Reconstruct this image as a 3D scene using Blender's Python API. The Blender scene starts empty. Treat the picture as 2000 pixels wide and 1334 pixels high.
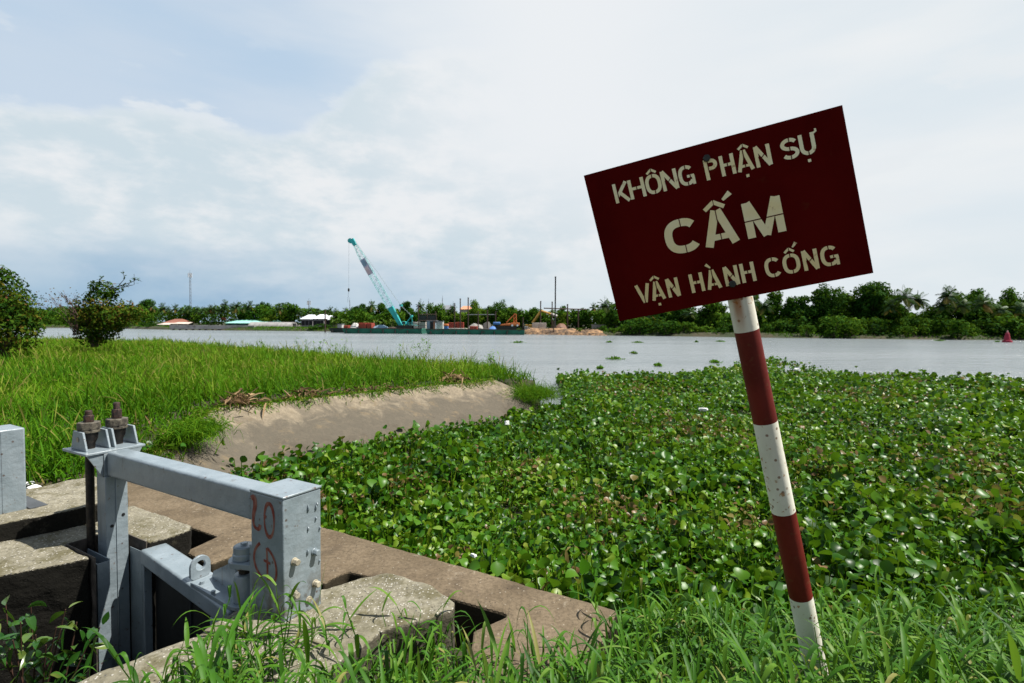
import bpy, bmesh, math, random
import numpy as np
from mathutils import Vector, Matrix, noise as mnoise

random.seed(7); RNG = np.random.default_rng(11)
scene = bpy.context.scene
COL = scene.collection

# ------------------------------------------------------------------ camera
HC, FPX, PITCH, ROLL = 2.2, 1050.0, math.atan(35 / 1050.0), math.radians(0.3)
_f = np.array([0, math.cos(PITCH), -math.sin(PITCH)])
_u0 = np.array([0, math.sin(PITCH), math.cos(PITCH)]); _r0 = np.array([1.0, 0, 0])
_rt = _r0 * math.cos(ROLL) + _u0 * math.sin(ROLL)
_up = _u0 * math.cos(ROLL) - _r0 * math.sin(ROLL)
cam_d = bpy.data.cameras.new("camera"); cam = bpy.data.objects.new("camera", cam_d); COL.objects.link(cam)
cam_d.sensor_width = 36.0; cam_d.lens = 36.0 * FPX / 2000.0
cam_d.clip_start = 0.05; cam_d.clip_end = 6000
cam.matrix_world = Matrix(((_rt[0], _up[0], -_f[0], 0), (_rt[1], _up[1], -_f[1], 0), (_rt[2], _up[2], -_f[2], HC), (0, 0, 0, 1)))
cam_d.dof.use_dof = True; cam_d.dof.focus_distance = 2.5; cam_d.dof.aperture_fstop = 5.0
scene.camera = cam

# ------------------------------------------------------------------ sun and sky
SUN = Vector((0.50, -0.03, 0.865)).normalized()
sl = bpy.data.lights.new("sun", 'SUN'); sl.energy = 5.0; sl.angle = math.radians(0.5); sl.color = (1.0, 0.955, 0.88)
so = bpy.data.objects.new("sun", sl); COL.objects.link(so)
so.rotation_euler = SUN.to_track_quat('Z', 'Y').to_euler()

world = bpy.data.worlds.new("World"); scene.world = world; world.use_nodes = True
nt = world.node_tree; nt.nodes.clear()
def N(t, **k):
    n = nt.nodes.new(t)
    for a, b in k.items(): setattr(n, a, b)
    return n
def L(a, b): nt.links.new(a, b)
def M(op, a, b=None, c=None, clamp=False):
    n = N('ShaderNodeMath', operation=op); n.use_clamp = clamp
    for i, v in enumerate((a, b, c)):
        if v is None: continue
        if isinstance(v, (int, float)): n.inputs[i].default_value = v
        else: L(v, n.inputs[i])
    return n.outputs[0]
def SS(v, a, b):                                   # smooth step from a to b
    n = N('ShaderNodeMapRange', interpolation_type='SMOOTHSTEP')
    L(v, n.inputs[0]); n.inputs[1].default_value = a; n.inputs[2].default_value = b
    return n.outputs[0]
def MIX(f, a, b):
    n = N('ShaderNodeMix', data_type='RGBA')
    if isinstance(f, (int, float)): n.inputs[0].default_value = f
    else: L(f, n.inputs[0])
    for i, v in ((6, a), (7, b)):
        if isinstance(v, tuple): n.inputs[i].default_value = (*v, 1)
        else: L(v, n.inputs[i])
    return n.outputs[2]
tc = N('ShaderNodeTexCoord'); sep = N('ShaderNodeSeparateXYZ'); L(tc.outputs['Generated'], sep.inputs[0])
dx, dy, dz = sep.outputs
hl = M('SQRT', M('ADD', M('MULTIPLY', dx, dx), M('MULTIPLY', dy, dy))); ax = M('DIVIDE', dx, M('MAXIMUM', hl, 0.05))
def NOISE(sx, sz, scale, detail=6, rough=.55, off=0.0, dist=0.0):
    mp = N('ShaderNodeMapping'); mp.inputs['Scale'].default_value = (sx, sx, sz); mp.inputs['Location'].default_value = (off, off * .7, off * .3)
    L(tc.outputs['Generated'], mp.inputs[0]); n = N('ShaderNodeTexNoise'); L(mp.outputs[0], n.inputs[0])
    n.inputs['Scale'].default_value = scale; n.inputs['Detail'].default_value = detail; n.inputs['Roughness'].default_value = rough
    n.inputs['Distortion'].default_value = dist
    return n.outputs[0]
sky = N('ShaderNodeTexSky', sky_type='NISHITA'); sky.sun_disc = False
sky.sun_elevation = math.asin(SUN.z); sky.sun_rotation = math.atan2(SUN.x, SUN.y); sky.dust_density = 1.5
n1 = NOISE(1, 2.6, 3.2, 8, .58, 1.3, .3); n2 = NOISE(1, 3.0, 6.0, 6, .55, 5.1); n3 = NOISE(1, 4.5, 2.2, 5, .5, 9.4); n4 = NOISE(1, 2.2, 13.0, 5, .6, 3.3)
# thin high veil over everything, denser to the right
veil = MIX(SS(n3, .30, .70), (7.2, 7.95, 8.5), (8.3, 8.6, 8.8))
bluep = MIX(SS(n3, .35, .68), (5.5, 7.0, 8.6), (6.4, 7.5, 8.7))
skyb = MIX(0.15, bluep, sky.outputs[0])
# the open blue part: left of the view and above the cloud bank
jig = M('MULTIPLY', M('SUBTRACT', n1, .5), .17)
edge = M('ADD', .262, M('MULTIPLY', SS(ax, -.46, -.12), .17))
above = SS(M('ADD', M('SUBTRACT', dz, edge), jig), -.004, .030)
leftm = SS(M('ADD', ax, M('MULTIPLY', M('SUBTRACT', n3, .5), .5)), .10, -.50)
openb = M('MULTIPLY', above, leftm)
wisp = M('MULTIPLY', SS(n2, .545, .64), SS(dz, .46, .30))
c0 = MIX(openb, veil, skyb)
c1 = MIX(M('MULTIPLY', wisp, .75), c0, (7.9, 8.3, 8.6))
# cumulus bank under the edge: lit tops, greyer folds
fold = SS(M('ADD', M('MULTIPLY', n1, .6), M('MULTIPLY', n4, .4)), .40, .60)
bank = MIX(fold, (5.8, 6.9, 7.6), (8.3, 8.5, 8.7))
bmask = M('MULTIPLY', M('SUBTRACT', 1.0, above), SS(ax, .45, -.10))
c2 = MIX(M('MULTIPLY', bmask, .85), c1, bank)
bright = MIX(M('MULTIPLY', SS(dz, .12, .34), SS(M('ABSOLUTE', M('SUBTRACT', ax, .10)), .50, .02)), c2, (8.25, 8.55, 8.85))
# hazy blue-grey low down, deepest to the left
low = M('MULTIPLY', SS(M('ADD', dz, M('MULTIPLY', M('SUBTRACT', n3, .5), .12)), .155, .015), SS(ax, .25, -.62))
c3 = MIX(M('MULTIPLY', low, .95), bright, (2.35, 4.1, 6.1))
lowr = M('MULTIPLY', SS(dz, .20, .0), .45)
c4 = MIX(M('MULTIPLY', lowr, SS(n1, .35, .62)), c3, (5.8, 7.1, 7.7))
c4 = MIX(SS(dz, .58, .85), c4, (2.6, 3.4, 4.8)); c4 = MIX(SS(dy, .15, -.35), c4, MIX(SS(dz, .25, .60), (4.6, 5.1, 5.7), (2.4, 3.1, 4.3)))   # unseen sky: dimmed overhead and behind to cut fill, low rear lifts the sign
bg = N('ShaderNodeBackground'); bg.inputs[1].default_value = 0.0605; L(c4, bg.inputs[0])
wo = N('ShaderNodeOutputWorld'); L(bg.outputs[0], wo.inputs[0])

scene.view_settings.view_transform = 'Standard'; scene.view_settings.look = 'None'
scene.view_settings.exposure = 0.74; scene.view_settings.gamma = 1.0

# ------------------------------------------------------------------ pixel helpers (turn a point of the photograph into a point of the place)
def ray(x, y): return _rt * (x - 1000) / FPX - _up * (y - 667) / FPX + _f
def atz(x, y, z):
    d = ray(x, y); return np.array([0, 0, HC]) + d * ((z - HC) / d[2])
def aty(x, y, Y):
    d = ray(x, y); return np.array([0, 0, HC]) + d * (Y / d[1])

# frame of the sluice: O is a corner of the hinge post, A across the piers, B along them
O = np.array([-1.15935, 2.70313, 0.0]); _an = math.radians(149.5)
A = np.array([math.cos(_an), math.sin(_an), 0]); B = np.array([math.sin(_an), -math.cos(_an), 0])
def W(a, b, z): return O + A * a + B * b + np.array([0, 0, z])

# ------------------------------------------------------------------ object helpers
ORI = {}
class MB:
    """collects simple solids into one mesh"""
    def __init__(s): s.v = []; s.f = []; s.mi = []; s.cur = 0
    def add(s, vs, fs):
        n = len(s.v); s.v += [tuple(map(float, p)) for p in vs]
        for f in fs: s.f.append([i + n for i in f]); s.mi.append(s.cur)
    def hexa(s, p):            # 8 corners: bottom ring then top ring
        s.add(p, [(3, 2, 1, 0), (4, 5, 6, 7), (0, 1, 5, 4), (1, 2, 6, 5), (2, 3, 7, 6), (3, 0, 4, 7)])
    def box(s, x0, x1, y0, y1, z0, z1):
        s.hexa([(x0, y0, z0), (x1, y0, z0), (x1, y1, z0), (x0, y1, z0), (x0, y0, z1), (x1, y0, z1), (x1, y1, z1), (x0, y1, z1)])
    def abox(s, a0, a1, b0, b1, z0, z1):      # box in the sluice frame
        # A x B points down, so order a reversed to keep outward normals
        s.hexa([W(a1, b0, z0), W(a0, b0, z0), W(a0, b1, z0), W(a1, b1, z0), W(a1, b0, z1), W(a0, b0, z1), W(a0, b1, z1), W(a1, b1, z1)])
    def tube(s, pts, r, n=10, cap=True):
        pts = [np.array(p, float) for p in pts]; rs = r if isinstance(r, (list, tuple)) else [r] * len(pts)
        base = len(s.v); prev = None
        for i, p in enumerate(pts):
            d = pts[min(i + 1, len(pts) - 1)] - pts[max(i - 1, 0)]; d = d / (np.linalg.norm(d) + 1e-12)
            if prev is None:
                h = np.array([0, 0, 1.0]) if abs(d[2]) < .9 else np.array([1.0, 0, 0])
                x = np.cross(d, h)
            else: x = prev - d * (prev @ d)
            x = x / np.linalg.norm(x); prev = x; y = np.cross(d, x)
            for k in range(n):
                t = 2 * math.pi * k / n; s.v.append(tuple(p + (x * math.cos(t) + y * math.sin(t)) * rs[i]))
        for i in range(len(pts) - 1):
            for k in range(n):
                a = base + i * n + k; b = base + i * n + (k + 1) % n
                s.f.append([a, b, b + n, a + n]); s.mi.append(s.cur)
        if cap:
            s.f.append([base + k for k in range(n)][::-1]); s.mi.append(s.cur)
            s.f.append([base + (len(pts) - 1) * n + k for k in range(n)]); s.mi.append(s.cur)
    def lathe(s, c, prof, n=20):               # profile of (radius, z) about a vertical axis
        s.tube([(c[0], c[1], c[2] + z) for r, z in prof], [max(r, 1e-4) for r, z in prof], n)
    def prism(s, poly, z0, z1):                # poly of world xy, counter-clockwise from above
        n = len(poly); vs = [(p[0], p[1], z0) for p in poly] + [(p[0], p[1], z1) for p in poly]
        s.add(vs, [list(range(n))[::-1], [n + i for i in range(n)]] + [[i, (i + 1) % n, (i + 1) % n + n, i + n] for i in range(n)])
    def slab(s, poly3, off):                   # a flat polygon given thickness along off
        n = len(poly3); off = np.array(off, float); vs = [np.array(p, float) for p in poly3]; vs = vs + [p + off for p in vs]
        s.add(vs, [list(range(n)), [n + i for i in range(n)][::-1]] + [[(i + 1) % n, i, i + n, (i + 1) % n + n] for i in range(n)])

def obj(name, mb, mat, parent=None, origin=None, bevel=0, smooth=False, seg=2):
    me = bpy.data.meshes.new(name)
    o0 = ORI[parent.name] if parent is not None else np.array(origin if origin is not None else (0, 0, 0), float)
    me.from_pydata([tuple(np.array(v) - o0) for v in mb.v], [], mb.f)
    for m in (mat if isinstance(mat, (list, tuple)) else [mat]): me.materials.append(m)
    if any(mb.mi): me.polygons.foreach_set('material_index', mb.mi)
    bm = bmesh.new(); bm.from_mesh(me); bmesh.ops.recalc_face_normals(bm, faces=bm.faces); bm.to_mesh(me); bm.free()
    me.update(); o = bpy.data.objects.new(name, me); COL.objects.link(o)
    if parent is not None: o.parent = parent
    else: o.location = o0
    ORI[o.name] = o0
    if smooth: me.polygons.foreach_set('use_smooth', [True] * len(me.polygons)); me.update()
    if bevel:
        b = o.modifiers.new('bevel', 'BEVEL'); b.width = bevel; b.segments = seg; b.limit_method = 'ANGLE'; b.angle_limit = math.radians(40); b.harden_normals = False
    if smooth or bevel:
        try: me.set_sharp_from_angle(angle=math.radians(40))
        except Exception: pass
    return o
def empty(name, loc):
    o = bpy.data.objects.new(name, None); COL.objects.link(o); o.location = tuple(loc); o.empty_display_size = .2
    ORI[o.name] = np.array(loc, float); return o
def tag(o, label, cat, group=None):
    o['label'] = label; o['category'] = cat
    if group: o['group'] = group
    return o
def kind(o, k, label=None):
    o['kind'] = k
    if label: o['label'] = label
    return o

def arr_mesh(name, V, F, rnd, mats, parent=None, origin=(0, 0, 0), mi=None, smooth=True):
    """big mesh from arrays: V (n,3), F (m,4) quads, rnd per vertex"""
    me = bpy.data.meshes.new(name); n = len(V); m = len(F)
    o0 = ORI[parent.name] if parent is not None else np.array(origin, float)
    me.vertices.add(n); me.vertices.foreach_set('co', (V - o0).astype(np.float32).ravel())
    me.loops.add(m * 4); me.loops.foreach_set('vertex_index', F.astype(np.int32).ravel())
    me.polygons.add(m); me.polygons.foreach_set('loop_start', np.arange(0, m * 4, 4, dtype=np.int32))
    if smooth: me.polygons.foreach_set('use_smooth', np.ones(m, bool))
    for q in (mats if isinstance(mats, (list, tuple)) else [mats]): me.materials.append(q)
    if mi is not None: me.polygons.foreach_set('material_index', mi.astype(np.int32))
    at = me.attributes.new('rnd', 'FLOAT', 'POINT'); at.data.foreach_set('value', np.asarray(rnd, np.float32))
    me.update(calc_edges=True); me.validate()
    o = bpy.data.objects.new(name, me); COL.objects.link(o)
    if parent is not None: o.parent = parent
    else: o.location = tuple(o0)
    ORI[o.name] = o0
    return o

def nrm(v): return v / (np.linalg.norm(v, axis=-1, keepdims=True) + 1e-9)
def strips(P, D, length, width, prof, bend, fold=0.0, upv=None, roll=None):
    """leaves as folded strips. P (n,3) roots, D (n,3) unit directions, prof: width profile, bend (n,) droop"""
    n = len(P); prof = np.asarray(prof, float); k = len(prof)
    t = np.linspace(0, 1, k)[None, :, None]
    length = np.broadcast_to(np.asarray(length, float), (n,))[:, None, None]; width = np.broadcast_to(np.asarray(width, float), (n,))
    bend = np.broadcast_to(np.asarray(bend, float), (n,))[:, None, None]
    G = np.array([0, 0, -1.0])
    C = P[:, None, :] + length * (t * D[:, None, :] * (1 - .25 * bend * t) + bend * t ** 2 * G)
    T = nrm(np.gradient(C, axis=1))
    up = np.array([[0, 0, 1.0]]) if upv is None else upv
    up = np.broadcast_to(up, (n, 3))
    S = nrm(np.cross(T, up[:, None, :] + 1e-4)); Nn = nrm(np.cross(S, T))
    if roll is not None:
        cr = np.cos(roll)[:, None, None]; sr = np.sin(roll)[:, None, None]
        S, Nn = S * cr + Nn * sr, Nn * cr - S * sr
    hw = (width[:, None] * prof[None, :] * .5)[:, :, None]
    lft = C - S * hw + Nn * hw * fold; rgt = C + S * hw + Nn * hw * fold
    V = np.stack([lft, C, rgt], 2).reshape(-1, 3)           # n,k,3
    i = np.arange(n)[:, None] * (k * 3); j = np.arange(k - 1)[None, :] * 3; b = (i + j).reshape(-1)
    F = np.concatenate([np.stack([b, b + 1, b + 4, b + 3], 1), np.stack([b + 1, b + 2, b + 5, b + 4], 1)])
    return V, F, k * 3
def cards(P, Nrm, size, rng, asp=.55):
    """leaf-sized diamonds at P facing Nrm"""
    n = len(P); h = rng.normal(size=(n, 3)); X = nrm(np.cross(Nrm, h)); Y = np.cross(Nrm, X)
    s = np.broadcast_to(np.asarray(size, float), (n,))[:, None]
    V = np.stack([P - X * s, P - Y * s * asp + Nrm * s * .12, P + X * s, P + Y * s * asp + Nrm * s * .12], 1).reshape(-1, 3)
    b = np.arange(n) * 4; return V, np.stack([b, b + 1, b + 2, b + 3], 1), 4
def join(lst):
    V = []; F = []; R = []; off = 0
    for v, f, r in lst: V.append(v); F.append(f + off); R.append(r); off += len(v)
    return np.concatenate(V), np.concatenate(F), np.concatenate(R)
def inpoly(x, y, poly):
    r = np.zeros(x.shape, bool); n = len(poly)
    for i in range(n):
        x0, y0 = poly[i]; x1, y1 = poly[(i + 1) % n]
        c = ((y0 > y) != (y1 > y)) & (x < (x1 - x0) * (y - y0) / ((y1 - y0) + 1e-12) + x0); r ^= c
    return r
def pdist(x, y, poly, closed=True):
    d = np.full(x.shape, 1e9); n = len(poly)
    for i in range(n if closed else n - 1):
        ax_, ay_ = poly[i]; bx, by = poly[(i + 1) % n]; ux, uy = bx - ax_, by - ay_
        t = np.clip(((x - ax_) * ux + (y - ay_) * uy) / (ux * ux + uy * uy + 1e-12), 0, 1)
        d = np.minimum(d, np.hypot(x - ax_ - t * ux, y - ay_ - t * uy))
    return d
def sst(x, a, b):
    t = np.clip((x - a) / (b - a), 0, 1); return t * t * (3 - 2 * t)
_ng = np.random.default_rng(3).random((64, 64))
def vnoise(x, y):
    xi = np.floor(x).astype(int); yi = np.floor(y).astype(int); fx = x - xi; fy = y - yi; fx = fx * fx * (3 - 2 * fx); fy = fy * fy * (3 - 2 * fy)
    g = lambda a, b: _ng[a % 64, b % 64]
    return (g(xi, yi) * (1 - fx) + g(xi + 1, yi) * fx) * (1 - fy) + (g(xi, yi + 1) * (1 - fx) + g(xi + 1, yi + 1) * fx) * fy
def fbm(x, y, o=4): return sum(vnoise(x * 2 ** i + 7.3 * i, y * 2 ** i + 3.1 * i) * .5 ** i for i in range(o)) / (2 - .5 ** (o - 1))

# ------------------------------------------------------------------ materials
class NT:
    def __init__(s, name):
        s.m = bpy.data.materials.new(name); s.m.use_nodes = True; s.t = s.m.node_tree; s.t.nodes.clear()
        s.out = s.n('ShaderNodeOutputMaterial'); s.bsdf = s.n('ShaderNodeBsdfPrincipled'); s.l(s.bsdf.outputs[0], s.out.inputs[0])
        s.tc = s.n('ShaderNodeTexCoord')
    def n(s, t, **k):
        q = s.t.nodes.new(t)
        for a, b in k.items(): setattr(q, a, b)
        return q
    def l(s, a, b): s.t.links.new(a, b)
    def set(s, **k):
        for a, b in k.items():
            i = s.bsdf.inputs[a.replace('_', ' ')]
            if hasattr(b, 'is_linked'): s.l(b, i)
            else: i.default_value = (*b, 1) if isinstance(b, tuple) and len(b) == 3 else b
    def noise(s, scale, detail=4, rough=.55, stretch=None, src=None, dist=0.0):
        q = s.n('ShaderNodeTexNoise'); q.inputs['Scale'].default_value = scale; q.inputs['Detail'].default_value = detail; q.inputs['Roughness'].default_value = rough; q.inputs['Distortion'].default_value = dist
        src = src or s.tc.outputs['Object']
        if stretch:
            mp = s.n('ShaderNodeMapping'); mp.inputs['Scale'].default_value = stretch; s.l(src, mp.inputs[0]); src = mp.outputs[0]
        s.l(src, q.inputs[0]); return q.outputs[0]
    def vor(s, scale, src=None, feature='F1'):
        q = s.n('ShaderNodeTexVoronoi', feature=feature); q.inputs['Scale'].default_value = scale; s.l(src or s.tc.outputs['Object'], q.inputs[0]); return q
    def ss(s, v, a, b):
        q = s.n('ShaderNodeMapRange', interpolation_type='SMOOTHSTEP'); s.l(v, q.inputs[0]); q.inputs[1].default_value = a; q.inputs[2].default_value = b; return q.outputs[0]
    def math(s, op, a, b=None):
        q = s.n('ShaderNodeMath', operation=op)
        for i, v in enumerate((a, b)):
            if v is None: continue
            if isinstance(v, (int, float)): q.inputs[i].default_value = v
            else: s.l(v, q.inputs[i])
        return q.outputs[0]
    def mix(s, f, a, b):
        q = s.n('ShaderNodeMix', data_type='RGBA')
        if isinstance(f, (int, float)): q.inputs[0].default_value = f
        else: s.l(f, q.inputs[0])
        for i, v in ((6, a), (7, b)):
            if isinstance(v, tuple): q.inputs[i].default_value = (*v, 1)
            else: s.l(v, q.inputs[i])
        return q.outputs[2]
    def ramp(s, v, stops):
        q = s.n('ShaderNodeValToRGB'); e = q.color_ramp.elements
        while len(e) < len(stops): e.new(.5)
        for i, (p, c) in enumerate(stops): e[i].position = p; e[i].color = (*c, 1)
        s.l(v, q.inputs[0]); return q.outputs[0]
    def bump(s, h, strength=.4, dist=.01, prev=None):
        q = s.n('ShaderNodeBump'); q.inputs['Strength'].default_value = strength; q.inputs['Distance'].default_value = dist; s.l(h, q.inputs['Height'])
        if prev is not None: s.l(prev, q.inputs['Normal'])
        s.l(q.outputs[0], s.bsdf.inputs['Normal']); return q.outputs[0]
    def sepz(s, src=None):
        q = s.n('ShaderNodeSeparateXYZ'); s.l(src or s.tc.outputs['Object'], q.inputs[0]); return q.outputs
    def geo(s, what='Position'): return s.n('ShaderNodeNewGeometry').outputs[what]

def plain(name, c, rough=.6, var=.25, scale=4.0, metal=0.0, dirt=None, spec=.4):
    t = NT(name); v = t.noise(scale, 5, .6)
    col = t.mix(t.ss(v, .3, .7), tuple(x * (1 - var) for x in c), tuple(min(1, x * (1 + var)) for x in c))
    if dirt: col = t.mix(t.ss(t.noise(scale * 1.7, 6, .65), .52, .68), col, dirt)
    t.set(Base_Color=col, Roughness=rough, Metallic=metal); t.bsdf.inputs['Specular IOR Level'].default_value = spec
    t.bump(t.noise(scale * 6, 4), .15, .01); return t.m
def leafmat(name, stops, rough=.45, trans=.3, spec=.35, coat=0.0, obvar=.0):
    t = NT(name); at = t.n('ShaderNodeAttribute'); at.attribute_name = 'rnd'
    v = at.outputs['Fac']
    if obvar:
        oi = t.n('ShaderNodeObjectInfo'); v = t.math('ADD', v, t.math('MULTIPLY', t.math('SUBTRACT', oi.outputs['Random'], .5), obvar))
    col = t.ramp(v, stops)
    t.set(Base_Color=col, Roughness=rough); t.bsdf.inputs['Specular IOR Level'].default_value = spec
    if coat: t.bsdf.inputs['Coat Weight'].default_value = coat; t.bsdf.inputs['Coat Roughness'].default_value = .25
    tr = t.n('ShaderNodeBsdfTranslucent'); br = t.mix(.45, col, (.13, .22, .01)); t.l(br, tr.inputs[0])
    mx = t.n('ShaderNodeMixShader'); mx.inputs[0].default_value = trans
    t.l(t.bsdf.outputs[0], mx.inputs[1]); t.l(tr.outputs[0], mx.inputs[2]); t.l(mx.outputs[0], t.out.inputs[0]); return t.m

# painted steel of the gate: chalky blue-grey paint, runs, chips and dirt
def steel_paint(name, MUDDY):
    t = NT(name); wp = t.geo(); nz = t.noise(7, 5, .6, src=wp); run = t.noise(16, 4, .6, (1, 1, .12), wp)
    col = t.mix(t.ss(nz, .3, .7), (.172, .212, .234), (.225, .267, .292)); col = t.mix(t.math('MULTIPLY', t.ss(run, .55, .75), .35), col, (.14, .165, .17))
    col = t.mix(t.math('MULTIPLY', t.ss(t.noise(26, 6, .7, src=wp), .63, .68), .8), col, (.12, .075, .045))
    zz = t.sepz(wp)[2]
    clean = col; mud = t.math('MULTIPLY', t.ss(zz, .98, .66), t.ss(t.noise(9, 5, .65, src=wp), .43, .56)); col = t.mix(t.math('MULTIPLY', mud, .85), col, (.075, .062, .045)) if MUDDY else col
    vv = t.vor(34, wp); s4 = t.sepz(vv.outputs['Color']); spot = t.math('MULTIPLY', t.ss(s4[0], .93, .95), t.ss(vv.outputs['Distance'], .34, .16)); col = t.mix(t.math('MULTIPLY', spot, .8), col, (.07, .035, .02))
    drip = t.math('MULTIPLY', t.ss(t.noise(13, 4, .6, (1, 1, .07), wp), .60, .70), t.ss(t.noise(3, 3, .5, src=wp), .48, .60)); col = t.mix(t.math('MULTIPLY', drip, .55), col, (.095, .075, .055))
    t.bsdf.inputs['Coat Weight'].default_value = .5; t.bsdf.inputs['Coat Roughness'].default_value = .32
    t.set(Base_Color=col, Roughness=.36); b1 = t.bump(t.noise(55, 4, .6, (1, 1, .6), wp), .35, .006); t.bump(t.noise(11, 3, .5, (1, 1, 1.6), wp), .5, .012, b1); return t.m
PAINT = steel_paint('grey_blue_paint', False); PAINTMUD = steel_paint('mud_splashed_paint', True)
t = NT('black_grease_and_shade_steel'); wp = t.geo(); c = t.mix(t.ss(t.noise(40, 5, src=wp), .4, .65), (.008, .007, .006), (.028, .02, .015)); t.set(Base_Color=c, Roughness=.5, Metallic=.3); t.bump(t.noise(90, 3, src=wp), .3, .004); BLACKST = t.m
t = NT('worn_bearing_cap'); wp = t.geo(); c = t.mix(t.ss(t.noise(30, 5, .65, src=wp), .4, .62), (.035, .029, .021), (.12, .105, .075)); t.set(Base_Color=c, Roughness=.7); t.bump(t.noise(70, 4, src=wp), .5, .005); CAPM = t.m
t = NT('rust_steel'); wp = t.geo(); c = t.mix(t.ss(t.noise(45, 5, .65, src=wp), .4, .62), (.014, .008, .006), (.055, .024, .015)); t.set(Base_Color=c, Roughness=.75); t.bump(t.noise(80, 4, src=wp), .4, .004); RUST = t.m
BOLTM = plain('dirty_painted_bolt', (.30, .27, .20), .6, .4, 30)
SHEETBLK = plain('black_gate_skin', (.006, .007, .007), .6, .4, 3)
t = NT('red_brush_paint'); wp = t.geo(); c = t.mix(t.ss(t.noise(60, 4, .6, (1, 1, .35), wp), .42, .62), (.16, .022, .012), (.24, .10, .07)); t.set(Base_Color=c, Roughness=.55); REDBRUSH = t.m

# concretes
def concrete(name, c0, c1, speck, moss=None, dark_sides=None, sp=70, mossth=(.5, .64), gth=.72, pth=.86, stain=None):
    t = NT(name); wp = t.geo(); nz = t.noise(3.2, 6, .62, src=wp); fine = t.noise(38, 5, .65, src=wp)
    col = t.mix(t.ss(nz, .32, .68), c0, c1); col = t.mix(t.math('MULTIPLY', t.ss(fine, .42, .62), .55), col, tuple(x * .6 for x in c0))
    if moss: col = t.mix(t.math('MULTIPLY', t.ss(t.noise(5.5, 7, .7, src=wp), *mossth), .8), col, moss)
    if stain:
        col = t.mix(t.math('MULTIPLY', t.ss(t.noise(1.9, 7, .72, src=wp, dist=.5), .50, .66), .75), col, stain[0]); col = t.mix(t.math('MULTIPLY', t.ss(t.noise(2.7, 7, .75, (1.4, .8, 1), wp, .4), .60, .70), .6), col, stain[1])
        ck = t.n('ShaderNodeTexVoronoi', feature='DISTANCE_TO_EDGE'); ck.inputs['Scale'].default_value = 1.3; mpn = t.n('ShaderNodeVectorMath', operation='ADD'); nzc = t.n('ShaderNodeTexNoise'); nzc.inputs['Scale'].default_value = 4; t.l(wp, nzc.inputs[0]); t.l(wp, mpn.inputs[0]); t.l(nzc.outputs[1], mpn.inputs[1]); t.l(mpn.outputs[0], ck.inputs[0]); col = t.mix(t.math('MULTIPLY', t.ss(ck.outputs['Distance'], .008, .002), .35), col, (.03, .024, .016))
    v = t.vor(sp, wp); sep = t.sepz(v.outputs['Color'])
    gravel = t.math('MULTIPLY', t.ss(sep[0], gth, gth + .06), t.ss(v.outputs['Distance'], .42, .30)); col = t.mix(t.math('MULTIPLY', gravel, .8), col, speck)
    pit = t.math('MULTIPLY', t.ss(sep[1], pth, pth + .05), t.ss(v.outputs['Distance'], .4, .25)); col = t.mix(t.math('MULTIPLY', pit, .85), col, (.02, .018, .014))
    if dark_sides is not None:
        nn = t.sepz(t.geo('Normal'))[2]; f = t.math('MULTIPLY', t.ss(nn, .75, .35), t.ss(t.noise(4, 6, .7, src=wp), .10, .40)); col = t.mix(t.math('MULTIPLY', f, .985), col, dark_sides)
    t.set(Base_Color=col, Roughness=.92); t.bsdf.inputs['Specular IOR Level'].default_value = .2
    b = t.bump(t.math('ADD', t.math('MULTIPLY', fine, .7), t.math('MULTIPLY', gravel, .25)), .8, .012); t.bump(nz, .3, .03, b); return t.m
PIER = concrete('mossy_pier_concrete', (.165, .15, .105), (.25, .23, .175), (.44, .42, .37), (.085, .075, .035), (.004, .0036, .0024))  # near-black sides: algae, deepened in colour to carry the chamber's shade
PIERLIT = concrete('rough_pier_concrete', (.165, .15, .105), (.25, .23, .175), (.44, .42, .37), (.085, .075, .035), (.075, .066, .048))  # same concrete, sides coloured lighter for the pier whose face is sunlit
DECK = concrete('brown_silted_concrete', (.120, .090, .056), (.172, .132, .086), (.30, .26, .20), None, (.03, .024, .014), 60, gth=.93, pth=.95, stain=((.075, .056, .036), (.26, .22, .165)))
t = NT('stained_apron_concrete'); wp = t.geo(); zz = t.sepz(wp)[2]; nz = t.noise(1.5, 8, .72, (1.3, 1.3, .8), wp, .6); f2 = t.noise(9, 6, .65, src=wp)
col = t.mix(t.ss(f2, .3, .7), (.19, .155, .108), (.265, .22, .155))
lvl = t.math('ADD', zz, t.math('MULTIPLY', t.math('SUBTRACT', nz, .5), 1.25))
col = t.mix(t.ss(lvl, .86, .56), col, (.098, .085, .064)); col = t.mix(t.math('MULTIPLY', t.ss(lvl, .42, .22), .8), col, (.075, .062, .046))
col = t.mix(t.math('MULTIPLY', t.ss(t.noise(3.5, 6, .7, src=wp), .55, .68), .8), col, (.17, .13, .08))
col = t.mix(t.math('MULTIPLY', t.ss(t.noise(7, 9, .78, (1, 1, .5), wp, .8), .47, .60), .55), col, (.125, .105, .078)); col = t.mix(t.math('MULTIPLY', t.ss(t.noise(22, 7, .75, src=wp), .55, .64), .6), col, (.08, .068, .052))
t.set(Base_Color=col, Roughness=.95); t.bsdf.inputs['Specular IOR Level'].default_value = .2; t.bump(t.noise(18, 7, .75, src=wp), .7, .02); APRON = t.m

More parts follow.
